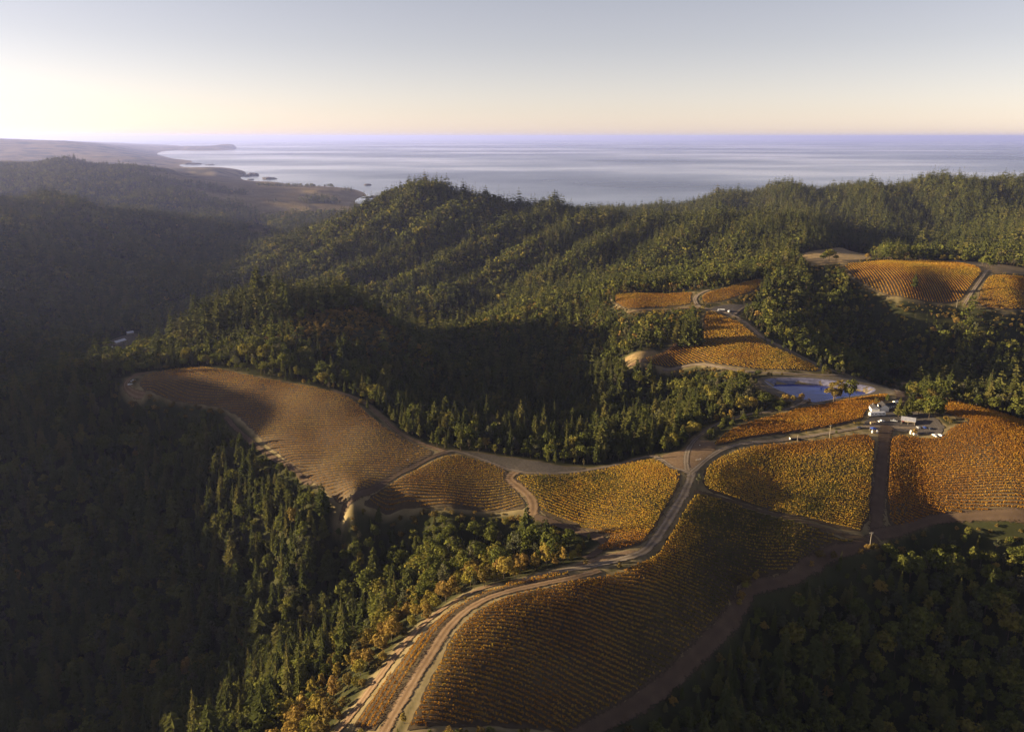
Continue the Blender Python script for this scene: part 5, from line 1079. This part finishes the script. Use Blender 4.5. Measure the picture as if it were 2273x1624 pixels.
spot_trees('vtop_tree', ['round1', 'round0', 'round2', 'gold2', 'yellow_green', 'yellow_green', 'round2', 'round1', 'gold2', 'round3', 'gold0', 'round0', 'round1', 'round3', 'round2', 'conifer1', 'conifer1'],
           [19, 15, 12, 9, 14, 12, 13, 16, 11, 13, 11, 14, 19, 16, 15, 22, 28], 'oak_tree', 'tree',
           ['large spreading oak on the straw meadow', 'oak at the left side of the large meadow oak', 'small oak at the right side of the large meadow oak', 'small golden bush on the meadow edge', 'bright yellow green tree atop the far vineyard', 'small yellow green tree beside the bright one', 'dark round tree right of the yellow green pair',
            'brownish oak on the skyline of the far vineyard', 'low amber tree right of the brownish skyline oak', 'round oak midway along the far vineyard skyline', 'amber tree beside the round skyline oak', 'green oak before the lane on the far skyline', 'large spreading oak where the far lane begins', 'oak right of the large lane oak', 'oak left of the large lane oak', 'lone conifer below the far vineyard', 'tall conifer at the right end of the small golden vineyard'], None, [1.1])
spot_trees('wall_tree', ['conifer1', 'gold1', 'yellow_green', 'conifer2', 'conifer1', 'conifer0'], [26, 11, 16, 24, 22, 20], 'conifer_tree', 'tree',
           ['tall dark conifer rising in front of the terraced vineyard', 'short golden tree left of the tall conifer by the terraces', 'yellow green tree left of the tall conifer by the terraces', 'dark conifer at the left end of the flat golden vineyard', 'darkest conifer left of the flat golden vineyard', 'conifer touching the flat golden vineyard corner'], None, [1.2, .9, .9, 1.0, 1.1, 1.0])
spot_trees('corner_bush', ['shrub0', 'gold0', 'gold1', 'shrub1', 'gold0', 'shrub0', 'shrub1', 'gold1', 'shrub0', 'shrub1', 'yellow_green', 'shrub0', 'shrub1'], [7.5, 7, 8, 5.5, 5, 3, 3, 6, 5, 5, 6, 5, 4], 'autumn_bush', 'bush',
           ['round olive bush at the forest corner by the dirt skirt', 'golden bush under the round olive corner bush', 'thin golden sapling on the dirt skirt', 'olive bush below the forest corner', 'golden bush lowest along the forest corner', 'low bush beside the main road bend', 'low bush nearest the vine strip end', 'small golden tree on the edge of the dirt skirt bend', 'olive bush along the dirt skirt bend', 'low olive bush right of the dirt skirt bend', 'yellow green bush at the foot of the weathered pole', 'olive bush right of the weathered pole', 'low bush left of the weathered pole'], None)
spot_trees('grove', ['conifer1', 'conifer2', 'conifer1', 'conifer0', 'conifer1', 'conifer2', 'conifer0', 'conifer1'], [30, 34, 37, 38, 38, 33, 35, 36], 'conifer_tree', 'conifer',
           ['tall conifer at the left end of the dark grove', 'tall dark conifer in the grove among the golden rows'], 'dark grove in the sloping vineyard', [1.15])
spot_trees('yard_tree', ['conifer1', 'conifer0', 'conifer1', 'round1', 'round0', 'round1', 'round2', 'round1', 'conifer1', 'round2', 'yellow_green', 'round2', 'yellow_green'], [17, 15, 18, 12, 13, 12, 12, 18, 20, 8, 12, 9, 7], 'yard_tree', 'tree',
           ['lit conifer left of the yard tree group', 'short conifer beside the open shed', 'tall conifer behind the open shed', 'dark round tree behind the shed roof', 'dark tree left in the middle of the yard', 'dark tree right in the middle of the yard', 'low dark tree at the right of the yard group', 'broad brownish tree at the right end of the yard', 'tallest conifer at the right end of the yard', 'small dark tree behind the yard group', 'yellow green tree on the ridge edge behind the yard', 'small green tree on the ridge edge behind the yard', 'small green tree behind the farmhouse'], None, [1.1, 1.1, 1.1, 1, 1, 1, 1, 1.15, 1.2])
spot_trees('hamlet_tree', ['yellow_green'], [13], 'autumn_tree', 'tree', ['yellow tree glowing beside the valley barns'], None, [1.3])
